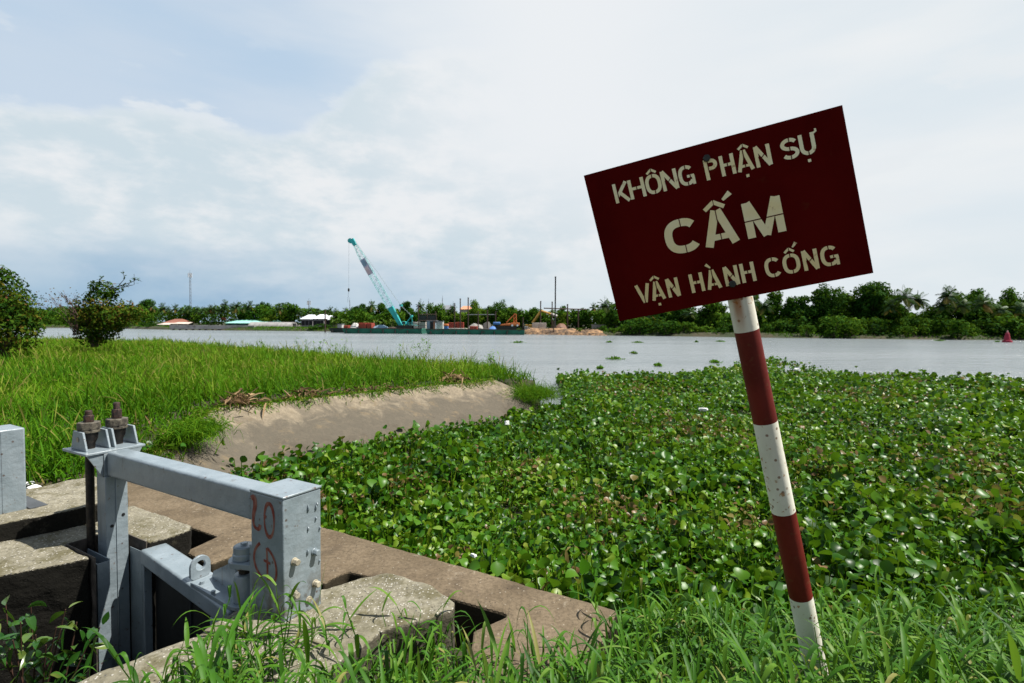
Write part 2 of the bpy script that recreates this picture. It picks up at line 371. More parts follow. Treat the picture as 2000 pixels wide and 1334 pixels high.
# ground and water
t = NT('dark_soil'); wp = t.geo(); c = t.mix(t.ss(t.noise(3, 6, .65, src=wp), .35, .65), (.022, .026, .010), (.055, .045, .022)); t.set(Base_Color=c, Roughness=1.0); t.bump(t.noise(14, 5, src=wp), .6, .05); SOIL = t.m
t = NT('bank_soil_far'); wp = t.geo(); c = t.mix(t.ss(t.noise(.22, 6, .65, src=wp), .4, .6), (.020, .032, .007), (.045, .038, .018)); t.set(Base_Color=c, Roughness=1.0); SOILFAR = t.m
t = NT('orange_earth'); wp = t.geo(); c = t.mix(t.ss(t.noise(.6, 6, .7, src=wp), .42, .6), (.10, .065, .04), (.34, .20, .10)); c = t.mix(t.ss(t.noise(1.7, 6, .7, src=wp), .52, .62), c, (.05, .035, .025)); t.set(Base_Color=c, Roughness=1.0); t.bump(t.noise(1.5, 6, src=wp), 1.0, .5); EARTH = t.m
t = NT('river_water'); wp = t.geo()
w1 = t.noise(1.6, 5, .6, (.6, 1.4, 1), wp, .2); w2 = t.noise(.35, 4, .6, (.5, 1.5, 1), wp)
cc = t.mix(t.ss(t.noise(.05, 4, .6, (.25, 1.4, 1), wp), .35, .65), (.145, .168, .178), (.19, .212, .222))
t.set(Base_Color=cc, Roughness=.22); t.bsdf.inputs['IOR'].default_value = 1.33
b = t.bump(w1, 1.0, .22); t.bump(w2, .8, .5, b); WATER = t.m

# leaves
GRASSM = leafmat('bank_grass_leaf', [(0, (.022, .085, .003)), (.35, (.060, .175, .004)), (.7, (.125, .245, .007)), (.9, (.21, .26, .03)), (1, (.25, .19, .07))], .7, .36, .10)
FGRASS = leafmat('tall_grass_leaf', [(0, (.018, .070, .005)), (.45, (.048, .15, .008)), (.8, (.105, .22, .018)), (.93, (.16, .25, .05)), (1, (.30, .22, .08))], .5, .35, .22)
HYAC = leafmat('water_hyacinth_leaf', [(0, (.010, .044, .002)), (.30, (.030, .115, .003)), (.60, (.080, .195, .006)), (.86, (.18, .265, .018)), (.91, (.19, .16, .04)), (.95, (.115, .062, .022)), (1, (.22, .135, .055))], .38, .34, .30)
SHRUBM = leafmat('glossy_shrub_leaf', [(0, (.012, .055, .008)), (.6, (.03, .10, .012)), (1, (.14, .19, .04))], .22, .25, .6)
TREEM = leafmat('tree_leaf', [(0, (.008, .034, .004)), (.4, (.027, .085, .007)), (.7, (.068, .145, .010)), (1, (.15, .20, .016))], .8, .24, .05, obvar=.5)
PALMM = leafmat('palm_frond', [(0, (.010, .040, .008)), (.5, (.028, .075, .012)), (.8, (.075, .105, .016)), (.9, (.15, .125, .025)), (1, (.19, .12, .03))], .5, .2, .25, obvar=.12)
BANANAM = leafmat('banana_leaf', [(0, (.04, .10, .012)), (.6, (.085, .18, .018)), (1, (.20, .20, .03))], .4, .3, .4)
VINEM = leafmat('vine_covered_leaf', [(0, (.005, .018, .002)), (.35, (.014, .050, .003)), (.6, (.042, .085, .005)), (.8, (.10, .085, .008)), (1, (.10, .038, .018))], .75, .16, .06)
DRYM = leafmat('dry_hyacinth', [(0, (.06, .035, .02)), (.5, (.19, .115, .06)), (1, (.36, .25, .14))], .8, .15, .1)
BARK = plain('bark', (.075, .055, .04), .9, .4, 6)
TWIG = plain('bare_twig', (.11, .06, .055), .9, .3, 6)
BUFF = plain('pale_trunk', (.17, .145, .11), .9, .3, 2)
#STRUCT

# ================================================================== the setting
def grid_obj(name, X, Y, Z, mat):
    h, w = X.shape; V = np.stack([X, Y, Z], 2).reshape(-1, 3)
    i = np.arange(h - 1)[:, None] * w + np.arange(w - 1)[None, :]; i = i.ravel()
    F = np.stack([i, i + 1, i + w + 1, i + w], 1)
    return arr_mesh(name, V, F, np.zeros(len(V)), mat)

mb = MB(); mb.add([(-4000, -60, -1.3), (4000, -60, -1.3), (4000, 4000, -1.3), (-4000, 4000, -1.3)], [(0, 1, 2, 3)])
kind(obj("ground", mb, SOIL), 'structure', "dark ground under the river and the sluice")
mb = MB(); mb.add([(-3000, 7.2, 0), (3000, 7.2, 0), (3000, 3800, 0), (-3000, 3800, 0)], [(0, 1, 2, 3)])
kind(obj("river_water", mb, WATER), 'structure', "wide grey rippled river")

# left bank with the grass, its right flank carried by the sloping apron
T0 = np.array([-4.48, 8.09, .9]); T1 = np.array([-.41, 12.36, .9]); S1 = np.array([-3.95, 5.75, .62])
BANK = [(-4.44, 8.05), (-.37, 12.3), (.42, 12.5), (1.0, 12.9), (.55, 15.0), (-.3, 16.3), (-3.3, 17.6), (-7.3, 21.8), (-21, 34), (-45, 42), (-70, 40), (-70, 1), (-7.5, 2.2), (-5.2, 4.05), (-4.3, 4.9), (-3.98, 5.3), (-3.92, 5.75)]
APL = [(-3.92, 5.75), (-4.44, 8.05), (-.37, 12.3)]
def bank_h(x, y):
    d = pdist(x, y, BANK); ins = inpoly(x, y, BANK)
    near = sst(y, 7.6, 5.0)                                   # the bank sinks towards the sluice
    top = .93 - .28 * near * sst(x, -8, -4) + .10 * (fbm(x * .5, y * .5) - .5) * 2
    tipf = sst(x, -3.0, .6) * sst(y, 11.0, 13.0); top = top - .06 * tipf
    return np.where(ins, top * sst(d, -.02, 1.05 - .5 * near - np.where(pdist(x, y, APL, False) < 1.2, .70 - .4 * near, 0)), -.02 - .5 * sst(d, 0, .8))
xs = np.concatenate([np.linspace(-70, -14, 50), np.linspace(-13.8, 2.5, 110)]); ys = np.concatenate([np.linspace(1, 20, 120), np.linspace(20.3, 44, 60)])
X, Y = np.meshgrid(xs, ys); Z = bank_h(X, Y)
kind(grid_obj("bank_terrain", X, Y, Z, SOIL), 'structure', "low earth bank under the tall grass")

def fore_h(x, y):
    p = np.stack([x, y], -1) - O[:2]; a = p @ A[:2]; b = p @ B[:2]
    h = .86 - .42 * sst(y, 1.45, 2.5) - .62 * sst(y + .12 * np.minimum(x, 3), 2.75, 3.7) + .07 * (fbm(x * 2, y * 2) - .5)
    h = np.where(x < .9, np.minimum(h, .86 - .55 * sst(y, 1.4, 2.35)), h)
    return np.where(a > -.42, np.minimum(h, .2 - 4 * (a + .42)), h)
xs = np.linspace(-4, 12, 130); ys = np.linspace(-6, 4.2, 100); X, Y = np.meshgrid(xs, ys)
kind(grid_obj("foreground_ground", X, Y, np.maximum(fore_h(X, Y), -1.25), SOIL), 'structure', "earth bank at the foot of the sign")

# far bank
SHPX = [(-900, 634), (-200, 637), (60, 640), (140, 640.5), (250, 642), (330, 644), (450, 645.5), (560, 646.5), (640, 647.5), (740, 648.5), (830, 649), (930, 650.5), (1030, 653), (1160, 655), (1300, 656.5), (1400, 658), (1530, 660), (1700, 662), (1900, 664), (2050, 665), (2400, 668), (3200, 674)]
SH = np.array([atz(x, y, 0)[:2] for x, y in SHPX])
def shoreY(px):                                           # depth of the waterline in direction px
    r = np.array([s[0] / s[1] for s in SH]); t = (px - 1000) / FPX; return float(np.interp(t, r, SH[:, 1]))
def far_x(px, Y): return (px - 1000) / FPX * Y
prof = [(-2, -.8), (-.4, -.1), (0, .02), (.6, .35), (2.0, .75), (5, .9), (40, 1.0), (400, 1.1), (3000, 1.2)]
sub = np.linspace(0, len(SH) - 1, 140); sx = np.interp(sub, range(len(SH)), SH[:, 0]); sy = np.interp(sub, range(len(SH)), SH[:, 1])
sy = sy + (fbm(sx * .15, sx * 0) - .5) * 2.0
X = np.stack([sx * (1 + np.maximum(o, 0) / sy) for o, z in prof]); Y = np.stack([sy + o for o, z in prof]); Z = np.stack([np.full_like(sx, z) for o, z in prof])
Z[3:6] += (fbm(sx * .4, sx * 0 + 3) - .5) * .5
kind(grid_obj("far_bank_terrain", X, Y, Z, SOILFAR), 'structure', "green far bank of the river")
px0 = np.linspace(1024, 1185, 60); Yb = np.array([shoreY(p) for p in px0])
pr = [(-1.6, -.4), (-.9, .25), (.2, .95), (1.6, 1.25), (4, 1.3), (7, .9)]
X = np.stack([far_x(px0, Yb + o) for o, z in pr]); Y = np.stack([Yb + o for o, z in pr]); Z = np.stack([z * sst(px0, 1190, 1165) + (fbm(px0 * .12, px0 * 0 + z * 9) - .5) * .55 - .02 for o, z in pr])
kind(grid_obj("earth_bank", X, Y, Z, EARTH), 'structure', "raw orange earth and rubble along the far waterline")

# ================================================================== the sluice: piers, deck, apron
def rough(o, voxel, strength, scale):
    r = o.modifiers.new('remesh', 'REMESH'); r.mode = 'VOXEL'; r.voxel_size = voxel
    s = o.modifiers.new('smooth', 'SMOOTH'); s.factor = .5; s.iterations = 9
    tx = bpy.data.textures.new('stone', 'CLOUDS'); tx.noise_scale = scale; tx.noise_depth = 4
    d = o.modifiers.new('rough', 'DISPLACE'); d.texture = tx; d.strength = strength; d.mid_level = .5; d.texture_coords = 'LOCAL'
    for p in o.data.polygons: p.use_smooth = True
    return o
def AB(pts): return [W(a, b, 0)[:2] for a, b in pts][::-1]    # listed clockwise in (a, b), so that world order is counter-clockwise
def plate_ab(mb, pts, z0, z1):
    q = [W(a, b, 0)[:2] for a, b in pts]
    ar = sum(q[i][0] * q[(i + 1) % len(q)][1] - q[(i + 1) % len(q)][0] * q[i][1] for i in range(len(q)))
    mb.prism(q if ar > 0 else q[::-1], z0, z1)

mb = MB(); plate_ab(mb, [(.40, -2.6), (.37, -.75), (.33, -.48), (.28, -.28), (.33, -.05), (.32, .22), (.13, .34), (.03, .60), (-.05, .68), (-.30, .71), (-.52, .67), (-.63, .62), (-.66, .54), (-.60, .40), (-.48, .22), (-.50, -.3), (-.56, -2.6)], -1.25, .662)
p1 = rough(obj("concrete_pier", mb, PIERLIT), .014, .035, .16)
tag(p1, "rough speckled concrete pier carrying the post marked 20, nearest to the camera", "pier", "sluice piers")
mb = MB(); plate_ab(mb, [(2.10, -3.2), (1.96, -.62), (1.735, -.155), (2.13, -.15), (2.13, .165), (1.69, .165), (1.655, .30), (1.67, .44), (1.76, .50), (2.20, .51), (2.62, .50), (3.0, -.2), (3.2, -3.2)], -1.25, .662)
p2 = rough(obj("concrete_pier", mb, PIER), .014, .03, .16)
tag(p2, "mossy concrete pier behind the gate, slotted for the end column", "pier", "sluice piers")
mb = MB(); plate_ab(mb, [(2.80, -3.2), (2.56, -.40), (2.44, .09), (2.46, .30), (2.62, .46), (3.35, .5), (3.6, -3.2)], .60, .80)
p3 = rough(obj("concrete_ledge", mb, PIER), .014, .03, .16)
tag(p3, "raised concrete ledge on the back pier, under the unmarked square post", "ledge")

mb = MB(); plate_ab(mb, [(-1.33, 1.30), (5.2, 1.26), (5.2, .45), (3.05, .5), (3.02, .70), (1.79, .71), (1.72, .42), (1.34, .40), (1.34, .66), (.44, .62), (.44, .82), (-.02, .87), (-.80, .92), (-.70, .68), (-.86, .40), (-1.05, 0.0), (-1.45, .25)], -.25, .50)
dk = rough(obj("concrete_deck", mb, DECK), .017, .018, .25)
tag(dk, "brown silted concrete deck with open slots, along the edge of the floating leaves", "deck")
# low inner wall closing the slots from below
mb = MB(); B0 = np.array([-2.6, 7.14, -.1]); B1 = T1 + np.array([1.55, -1.2, -1.0]); B2 = S1 + np.array([1.2, .3, -.55]); E1 = T1 + np.array([.55, .28, -.25])
vs = []; fs = []
def quadgrid(P00, P10, P11, P01, n, m):
    base = len(vs)
    for j in range(m + 1):
        for i in range(n + 1):
            s, t_ = i / n, j / m; p = (np.array(P00) * (1 - s) + np.array(P10) * s) * (1 - t_) + (np.array(P01) * (1 - s) + np.array(P11) * s) * t_
            q = .014 * (mnoise.noise(Vector(p * .9)) + .5 * mnoise.noise(Vector(p * 2.3))); vs.append(p + np.array([.3 * q, -.3 * q, q]))
    for j in range(m):
        for i in range(n):
            a = base + j * (n + 1) + i; fs.append([a, a + 1, a + n + 2, a + n + 1])
quadgrid(T0, T1, B1, B0, 60, 24); quadgrid(S1, T0, B0, B2, 30, 24); quadgrid(T1, E1, B1 + np.array([.5, .3, -.1]), B1, 8, 24)
back = np.array([-.35, .3, -.25])
mb.add(vs, fs); k0 = len(mb.v); mb.add([v + back for v in vs], [f[::-1] for f in fs])
ap = obj("concrete_apron", mb, APRON, smooth=True)
tag(ap, "sun-bleached sloping concrete apron below the grass, grey towards the water", "revetment")

# ---------------------------------------------------------------- the gate
gate = empty("sluice_gate", W(.13, .12, .62))
tag(gate, "grey-blue steel swing gate with overhead beam, its post marked 20 in red paint", "sluice gate")
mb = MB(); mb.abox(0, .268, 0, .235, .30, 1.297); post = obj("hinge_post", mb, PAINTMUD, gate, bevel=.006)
mb = MB(); mb.abox(-.004, .274, -.004, .240, 1.2975, 1.312); obj("post_cap", mb, PAINT, gate, bevel=.005)
mb = MB(); mb.abox(.275, 1.885, .004, .138, 1.135, 1.306); obj("top_beam", mb, PAINT, gate, bevel=.018, seg=4)
mb = MB(); mb.abox(1.875, 2.0, -.010, .125, -.5, 1.1345); mb.abox(1.8855, 2.0, -.010, .125, 1.135, 1.293); mb.abox(1.869, 1.8745, .05, .056, -.4, 1.13); col_ = obj("end_column", mb, PAINT, gate, bevel=.007)
def disc(mb, c, nrm_, r, th, n=20):
    c = np.array(c, float); nrm_ = np.array(nrm_, float); mb.tube([c, c + nrm_ * th], r, n)
for b_, z_ in ((.095, .845), (.025, .785)): mb = MB(); disc(mb, W(1.874, b_, z_), -A, .011, .0015); obj("drain_hole", mb, SHEETBLK, col_)
mb = MB(); plate_ab(mb, [(1.88, -.118), (2.225, -.122), (2.225, .255), (1.895, .255)], 1.295, 1.312); obj("bearing_plate", mb, PAINT, gate, bevel=.003)
for b0, b1 in ((-.105, -.013), (.139, .232)):
    mb = MB(); s_ = b1 if b0 < 0 else b0; e_ = b0 if b0 < 0 else b1
    mb.slab([W(1.905, e_, 1.294), W(1.905, s_, 1.294), W(1.905, s_, 1.13)], -A * .012); obj("gusset", mb, PAINT, gate)
for b_ in (-.088, .048, .083, .222):
    mb = MB(); mb.slab([W(1.95, b_, 1.313), W(2.18, b_, 1.313), W(2.14, b_, 1.44), W(2.0, b_, 1.44)], B * .014)
    lg = obj("lug", mb, PAINT, gate, bevel=.003)
    if b_ < 0:
        mb = MB(); disc(mb, W(2.07, b_ - .0005, 1.385), -B, .017, .003); obj("pin_end", mb, BOLTM, lg)
for b_ in (-.02, .152):
    a_ = 2.075; c = W(a_, b_, 0)
    mb = MB(); mb.lathe(c, [(.026, .2), (.026, 1.2944)], 14); obj("tie_rod", mb, BLACKST, gate, smooth=True)  # rod coloured black for the plate's shade, its steel is blue-grey
    mb = MB(); mb.lathe(c, [(.034, 1.3125), (.036, 1.35), (.05, 1.38), (.054, 1.425)], 18); bl = obj("bearing_block", mb, BLACKST, gate, smooth=True)
    mb = MB(); mb.tube([c + [0, 0, 1.4255], c + [0, 0, 1.446]], .064, 22); obj("washer", mb, CAPM, bl, bevel=.003)
    mb = MB(); mb.tube([c + [0, 0, 1.4465], c + [0, 0, 1.498]], .069, 8); obj("cap", mb, CAPM, bl, bevel=.005)
    mb = MB(); mb.tube([c + [0, 0, 1.4985], c + [0, 0, 1.545 + (.02 if b_ > 0 else 0)]], .032, 6); obj("nut", mb, RUST, bl, bevel=.004)
    top = 1.575 + (.035 if b_ > 0 else 0); mb = MB(); z = 1.5455 + (.02 if b_ > 0 else 0); pr = []
    while z < top: pr += [(.0225, z), (.0195, z + .004)]; z += .008
    mb.lathe(c, pr + [(.019, top + .003)], 14); obj("threaded_end", mb, RUST, bl)
# guides in the slot of the pier
def guide(b0, b1, a0, a1, z1):
    mb = MB(); th = .006
    mb.abox(a0, a1, b0, b0 + th, -.9, z1); mb.abox(a0, a0 + th, b0 + th, b1 - th, -.9, z1); mb.abox(a0, a1, b1 - th, b1, -.9, z1 + .012)
    obj("guide_channel", mb, PAINT, gate)
guide(-.122, -.05, 1.735, 2.045, .605); guide(.135, .20, 1.72, 1.88, .60)
mb = MB(); mb.abox(1.70, 2.126, -.150, -.143, -.9, .668); mb.abox(1.70, 2.126, .156, .163, -.9, .666); mb.abox(2.118, 2.126, -.142, .155, -.9, .667); obj("slot_lining", mb, plain('rusty_lining', (.075, .062, .05), .8, .5, 9), gate)
# the leaf, standing slightly open
lo = W(.50, .045, 0); ln = W(1.69, .195, 0) - lo; LL = float(np.linalg.norm(ln)); la = ln / LL; lb = np.array([la[1], -la[0], 0]);  lb = lb if lb @ B > 0 else -lb
def LW(s, w, z): return lo + la * s + lb * w + np.array([0, 0, z])
def lbox(mb, s0, s1, w0, w1, z0, z1):
    p = [LW(s1, w0, z0), LW(s0, w0, z0), LW(s0, w1, z0), LW(s1, w1, z0)]; mb.hexa(p + [q + np.array([0, 0, z1 - z0]) for q in p])
mb = MB(); lbox(mb, -.10, LL, -.08, .085, .520, .625); leaf = obj("gate_leaf", mb, PAINT, gate, bevel=.016, seg=4)
mb = MB(); lbox(mb, LL - .035, LL, -.07, -.02, -.9, .519); obj("end_stile", mb, PAINT, leaf, bevel=.004)
mb = MB(); lbox(mb, -.10, .13, -.078, .03, -.9, .519); obj("hinge_stile", mb, PAINT, leaf, bevel=.006)
mb = MB(); lbox(mb, .131, LL - .036, .0, .02, -.9, .519); obj("skin_plate", mb, SHEETBLK, leaf)
mb = MB(); lbox(mb, .56, .566, -.012, -.001, -.9, .519); obj("skin_rib", mb, plain('dark_steel', (.03, .035, .04), .6), leaf)
mb = MB(); ring = [];
c0 = LW(.44, -.0, .626); n_ = 14; arc = [(-.062, 0), (-.062, .075)] + [(-.062 * math.cos(math.pi * i / n_), .075 + .062 * math.sin(math.pi * i / n_)) for i in range(1, n_)] + [(.062, .075), (.062, 0)]
hole = [(.03 * math.cos(q), .078 + .03 * math.sin(q)) for q in np.linspace(0, 2 * math.pi, 24, endpoint=False)]
def lugplate(mb, c, ex, ey, outer, hole, th):
    # outer outline with a round hole, bridged ring by ring
    m = len(hole); o2 = []
    hc = np.mean(hole, 0)
    for hx, hy in hole:                                    # cast from the hole centre to the outline
        d = np.array([hx, hy]) - hc; d /= np.linalg.norm(d); best = 9
        for i in range(len(outer)):
            p, q = np.array(outer[i]), np.array(outer[(i + 1) % len(outer)]); e = q - p
            den = d[0] * -e[1] + d[1] * e[0]
            if abs(den) < 1e-9: continue
            r = p - hc; s = (r[0] * -e[1] + r[1] * e[0]) / den; u = (d[0] * r[1] - d[1] * r[0]) / den
            if s > 0 and -.001 <= u <= 1.001: best = min(best, s)
        o2.append(hc + d * best)
    P = lambda xy, k: c + ex * xy[0] + np.array([0, 0, xy[1]]) + ey * th * (k - .5)
    vs = [P(h, k) for k in (0, 1) for h in hole] + [P(h, k) for k in (0, 1) for h in o2]
    fs = []
    for i in range(m):
        j = (i + 1) % m
        fs += [[i, j, 2 * m + j, 2 * m + i], [m + j, m + i, 3 * m + i, 3 * m + j], [j, i, m + i, m + j], [2 * m + i, 2 * m + j, 3 * m + j, 3 * m + i]]
    mb.add(vs, fs)
lugplate(mb, c0, B, A, arc, hole, .018); obj("lifting_lug", mb, PAINT, leaf, bevel=.002)
pv = W(.415, .055, 0)                                       # hinge pin
mb = MB(); q = [LW(.36, -.088, 0), LW(.36, .09, 0)] + [pv + np.array([math.cos(w), math.sin(w), 0]) * .088 for w in np.linspace(.9, -2.2, 9)]
mb.prism([p[:2] for p in q][::-1], .6265, .650); hb = obj("hinge_bracket", mb, PAINT, leaf, bevel=.003)
mb = MB(); mb.lathe(pv, [(.062, .6505), (.058, .78), (.05, .80)], 20); obj("hinge_boss", mb, PAINT, hb, bevel=.004)
mb = MB(); mb.slab([LW(.33, .02, .6505), LW(.02, .02, .6505), LW(.02, .02, .79), LW(.10, .02, .80), LW(.30, .02, .70)], lb * .012); obj("stiffener", mb, PAINT, hb)
for s_, w_ in ((.29, -.05), (.12, -.06)):
    mb = MB(); c = LW(s_, w_, .6505); mb.tube([c, c + [0, 0, .016]], .013, 6); obj("bolt", mb, PAINT, hb)
mb = MB(); mb.abox(.273, .303, .012, .21, .66, 1.0); fl = obj("hinge_flange", mb, PAINT, gate, bevel=.002)
mb = MB(); q = [W(.3035, .015, 0), W(.3035, .20, 0)] + [pv + np.array([math.cos(w), math.sin(w), 0]) * .082 for w in np.linspace(.6, 4.2, 10)]
mb.prism([p[:2] for p in q], .852, .884); obj("hinge_plate", mb, PAINT, fl, bevel=.003)
mb = MB(); mb.lathe(pv, [(.060, .8845), (.060, .915), (.056, .918), (.056, .955), (.05, .958)], 20); hc_ = obj("hinge_cap", mb, PAINT, fl, bevel=.003)
mb = MB(); mb.tube([pv + [0, 0, .9585], pv + [0, 0, .972]], .018, 6); obj("bolt", mb, PAINT, hc_)
mb = MB(); mb.lathe(pv, [(.03, .801), (.03, .8515)], 14); obj("hinge_pin", mb, BLACKST, fl)
# bolts and weld blobs on the lit face, painted numbers on the shaded face
for b_, z_, r_, th in ((.062, .958, .0175, .034), (.190, .962, .0175, .034), (.060, .785, .0175, .032), (.192, .788, .0175, .034), (.150, .715, .013, .014)):
    mb = MB(); c = W(0, b_, z_); mb.tube([c + A * .0, c - A * .006], .021, 16); mb.tube([c - A * .0062, c - A * th], r_, 6); obj("bolt", mb, BOLTM if z_ < .9 or b_ < .1 else PAINT, post, bevel=.0025)
for b_, z_, l_ in ((.150, 1.21, .022), (.150, 1.10, .012), (.20, 1.20, .018), (.208, 1.215, .012), (.20, 1.14, .01), (.145, .975, .018), (.225, 1.08, .01), (.222, .9, .008)):
    mb = MB(); c = W(0, b_, z_); mb.tube([c - A * .001 + [0, 0, l_], c - A * .006 + [0, 0, l_ * .4], c - A * .005 - [0, 0, l_ * .3], c - A * .001 - [0, 0, l_]], [.001, .0045, .005, .001], 8)
    obj("weld_blob", mb, PAINT, post, smooth=True)
def ribbon(mb, pts, w, P, lift, closed=False):
    """a painted stroke: pts 2-D, P maps (x, y) to a point, lift a small vector off the surface"""
    pts = [np.array(p, float) for p in pts]; n = len(pts); ws = w if isinstance(w, (list, tuple, np.ndarray)) else [w] * n
    Lp, Rp = [], []
    for i in range(n):
        a = pts[(i - 1) % n] if closed else pts[max(i - 1, 0)]; b = pts[(i + 1) % n] if closed else pts[min(i + 1, n - 1)]
        d = b - a; d /= np.linalg.norm(d) + 1e-12; nn = np.array([-d[1], d[0]]); k = 1.0
        if 0 < i < n - 1 or closed:
            d1 = pts[i] - a; d1 /= np.linalg.norm(d1) + 1e-12; k = 1 / max(.5, abs(d1 @ d))
        Lp.append(pts[i] + nn * ws[i] / 2 * k); Rp.append(pts[i] - nn * ws[i] / 2 * k)
    vs = [P(*p) + lift for p in Lp] + [P(*p) + lift for p in Rp]
    m = n if closed else n - 1
    mb.add(vs, [[i, (i + 1) % n, n + (i + 1) % n, n + i] for i in range(m)])
def bez(p0, p1, p2, p3, n=14):
    return [tuple((1 - t) ** 3 * np.array(p0) + 3 * t * (1 - t) ** 2 * np.array(p1) + 3 * t * t * (1 - t) * np.array(p2) + t ** 3 * np.array(p3)) for t in np.linspace(0, 1, n)]
PN = lambda x, z: W(x, 0, z)                               # x is a on the post face (grows to the left)
def glyphs(name, strokes):
    mb = MB()
    for i, (pts, w) in enumerate(strokes): ribbon(mb, pts, w, PN, -B * (.0012 + .0003 * i))
    obj(name, mb, REDBRUSH, post)
two = bez((.262, 1.262), (.235, 1.285), (.222, 1.255), (.232, 1.215)) + bez((.234, 1.21), (.250, 1.165), (.255, 1.11), (.215, 1.108))[1:] + bez((.215, 1.108), (.20, 1.105), (.19, 1.11), (.188, 1.135), 6)[1:]
glyphs("painted_digit", [(two, [.026 + .008 * math.sin(i * .2) for i in range(len(two))])])
zero = [(.112 + .040 * math.cos(q), 1.172 + .088 * math.sin(q)) for q in np.linspace(1.4, 7.75, 30)]
glyphs("painted_digit", [(zero, [.017 + .005 * math.sin(i * .5) for i in range(len(zero))]), ([(.152, 1.19), (.137, 1.18)], .02)])
cc_ = bez((.190, 1.035), (.262, .99), (.262, .90), (.176, .855), 20)
glyphs("painted_letter", [(cc_, [.017] * 20)])
glyphs("painted_letter", [([(.135, 1.022), (.130, .94), (.130, .862)], [.014, .016, .014]), (bez((.130, 1.022), (.05, .985), (.045, .90), (.070, .862), 16), [.016] * 16), ([(.160, .952), (.105, .945)], .014), ([(.135, .862), (.075, .860)], .013)])

mb = MB(); mb.abox(2.755, 3.025, -.425, -.155, .45, 1.41)
op = empty("steel_post", W(2.89, -.29, .8)); tag(op, "unmarked grey-blue square steel post at the left edge, on the raised ledge", "post")
obj("shaft", mb, PAINT, op, bevel=.012, seg=3); mb = MB(); mb.abox(2.752, 2.7545, -.293, -.287, .8, 1.40); obj("weld_seam", mb, PAINT, op)
mb = MB(); mb.abox(2.70, 3.08, -.154, -.05, .795, .812); obj("slot_plate", mb, plain('dark_slot_steel', (.06, .065, .07), .6), op)  # dark-coloured plate added in place of the shadowy slot opening beside the post

# ---------------------------------------------------------------- the warning sign
sTL = np.array([.24502, 1.87831, 2.71300]); su = np.array([.93947, -.28336, .19264]); sv = np.array([.22836, .09865, -.96857]); su /= np.linalg.norm(su); sv = np.array([.2660, .0872, -.9600]); sv /= np.linalg.norm(sv)
sn = np.cross(su, sv); sn /= np.linalg.norm(sn); sn = sn if sn[1] > 0 else -sn        # away from the viewer
SW, SHT = .80, .523
def SP(u, v): return sTL + su * (u * SW) + sv * (v * SHT)
def SQ(x, y): return sTL + su * x + sv * y
pc = lambda v: SP(.521 - .008 * v, v) + sn * .044
sign = empty("warning_sign", pc(3.95)); tag(sign, "dark red warning board with pale stencilled letters on a leaning red-and-white pole", "sign")
t = NT('red_sign_paint'); v1 = t.noise(3, 6, .65); col = t.mix(t.ss(v1, .3, .7), (.062, .0012, .0010), (.092, .0030, .0022)); col = t.mix(t.math('MULTIPLY', t.ss(t.noise(14, 6, .7), .60, .72), .35), col, (.09, .02, .008))
t.set(Base_Color=col, Roughness=.8); t.bsdf.inputs['Specular IOR Level'].default_value = .04; t.bump(t.noise(30, 4), .1, .003); SIGNRED = t.m
t = NT('stencil_paint'); rn = t.noise(7, 5, .65); col = t.mix(t.ss(rn, .35, .65), (.95, .90, .62), (.90, .79, .44)); zz = t.sepz()[2]
col = t.mix(t.math('MULTIPLY', t.ss(zz, 1.95, 1.45), .60), col, (.74, .56, .22))
col = t.mix(t.math('MULTIPLY', t.ss(t.noise(24, 6, .7), .60, .70), .75), col, (.33, .16, .04)); t.set(Base_Color=col, Roughness=.6); STENCIL = t.m
t = NT('banded_pole_paint')                                 # colours belong to the pole: bands along its axis
wp = t.tc.outputs['Object']; d = t.n('ShaderNodeVectorMath', operation='DOT_PRODUCT'); t.l(wp, d.inputs[0]); d.inputs[1].default_value = tuple(-sv); al = d.outputs['Value']
VB = [1.23, 1.87, 2.526, 3.176, 3.82]; base_v = 3.95
def alpos(v): return (base_v - v) * SHT
red = None
for lo_, hi_ in ((alpos(1.87), alpos(1.23)), (alpos(3.176), alpos(2.526)), (-2, alpos(3.82))):
    r = t.math('MULTIPLY', t.math('GREATER_THAN', al, lo_), t.math('LESS_THAN', al, hi_)); red = r if red is None else t.math('MAXIMUM', red, r)
rs = t.noise(9, 6, .7, (1, 1, .5)); redc = t.mix(t.ss(rs, .35, .65), (.095, .009, .006), (.14, .015, .010)); redc = t.mix(t.math('MULTIPLY', t.ss(t.noise(30, 6, .7), .58, .68), .5), redc, (.12, .045, .02))
wh = t.mix(t.ss(rs, .3, .7), (.62, .60, .50), (.74, .72, .62))
dr = t.noise(26, 5, .7, (1, 1, .25)); sp_ = t.vor(60); s3 = t.sepz(sp_.outputs['Color'])
wh = t.mix(t.math('MULTIPLY', t.ss(t.noise(38, 5, .65), .60, .66), .85), wh, (.32, .14, .04))
wh = t.mix(t.math('MULTIPLY', t.math('MULTIPLY', t.ss(s3[0], .80, .86), t.ss(sp_.outputs['Distance'], .4, .2)), .8), wh, (.16, .07, .03))
d2 = t.n('ShaderNodeVectorMath', operation='DOT_PRODUCT'); t.l(wp, d2.inputs[0]); d2.inputs[1].default_value = tuple(su)
stre = t.math('MULTIPLY', t.ss(t.math('ABSOLUTE', t.math('ADD', d2.outputs['Value'], .058)), .022, .004), t.ss(al, alpos(1.30), alpos(1.02))); wh = t.mix(t.math('MULTIPLY', stre, .85), wh, (.30, .10, .018))
t.set(Base_Color=t.mix(red, wh, redc), Roughness=.55); t.bsdf.inputs['Specular IOR Level'].default_value = .2; t.bump(t.noise(40, 4), .15, .004); POLE = t.m
mb = MB(); mb.tube([pc(4.3), pc(2.5), pc(.06)], .0405, 40); pole = obj("pole", mb, POLE, sign, smooth=True)
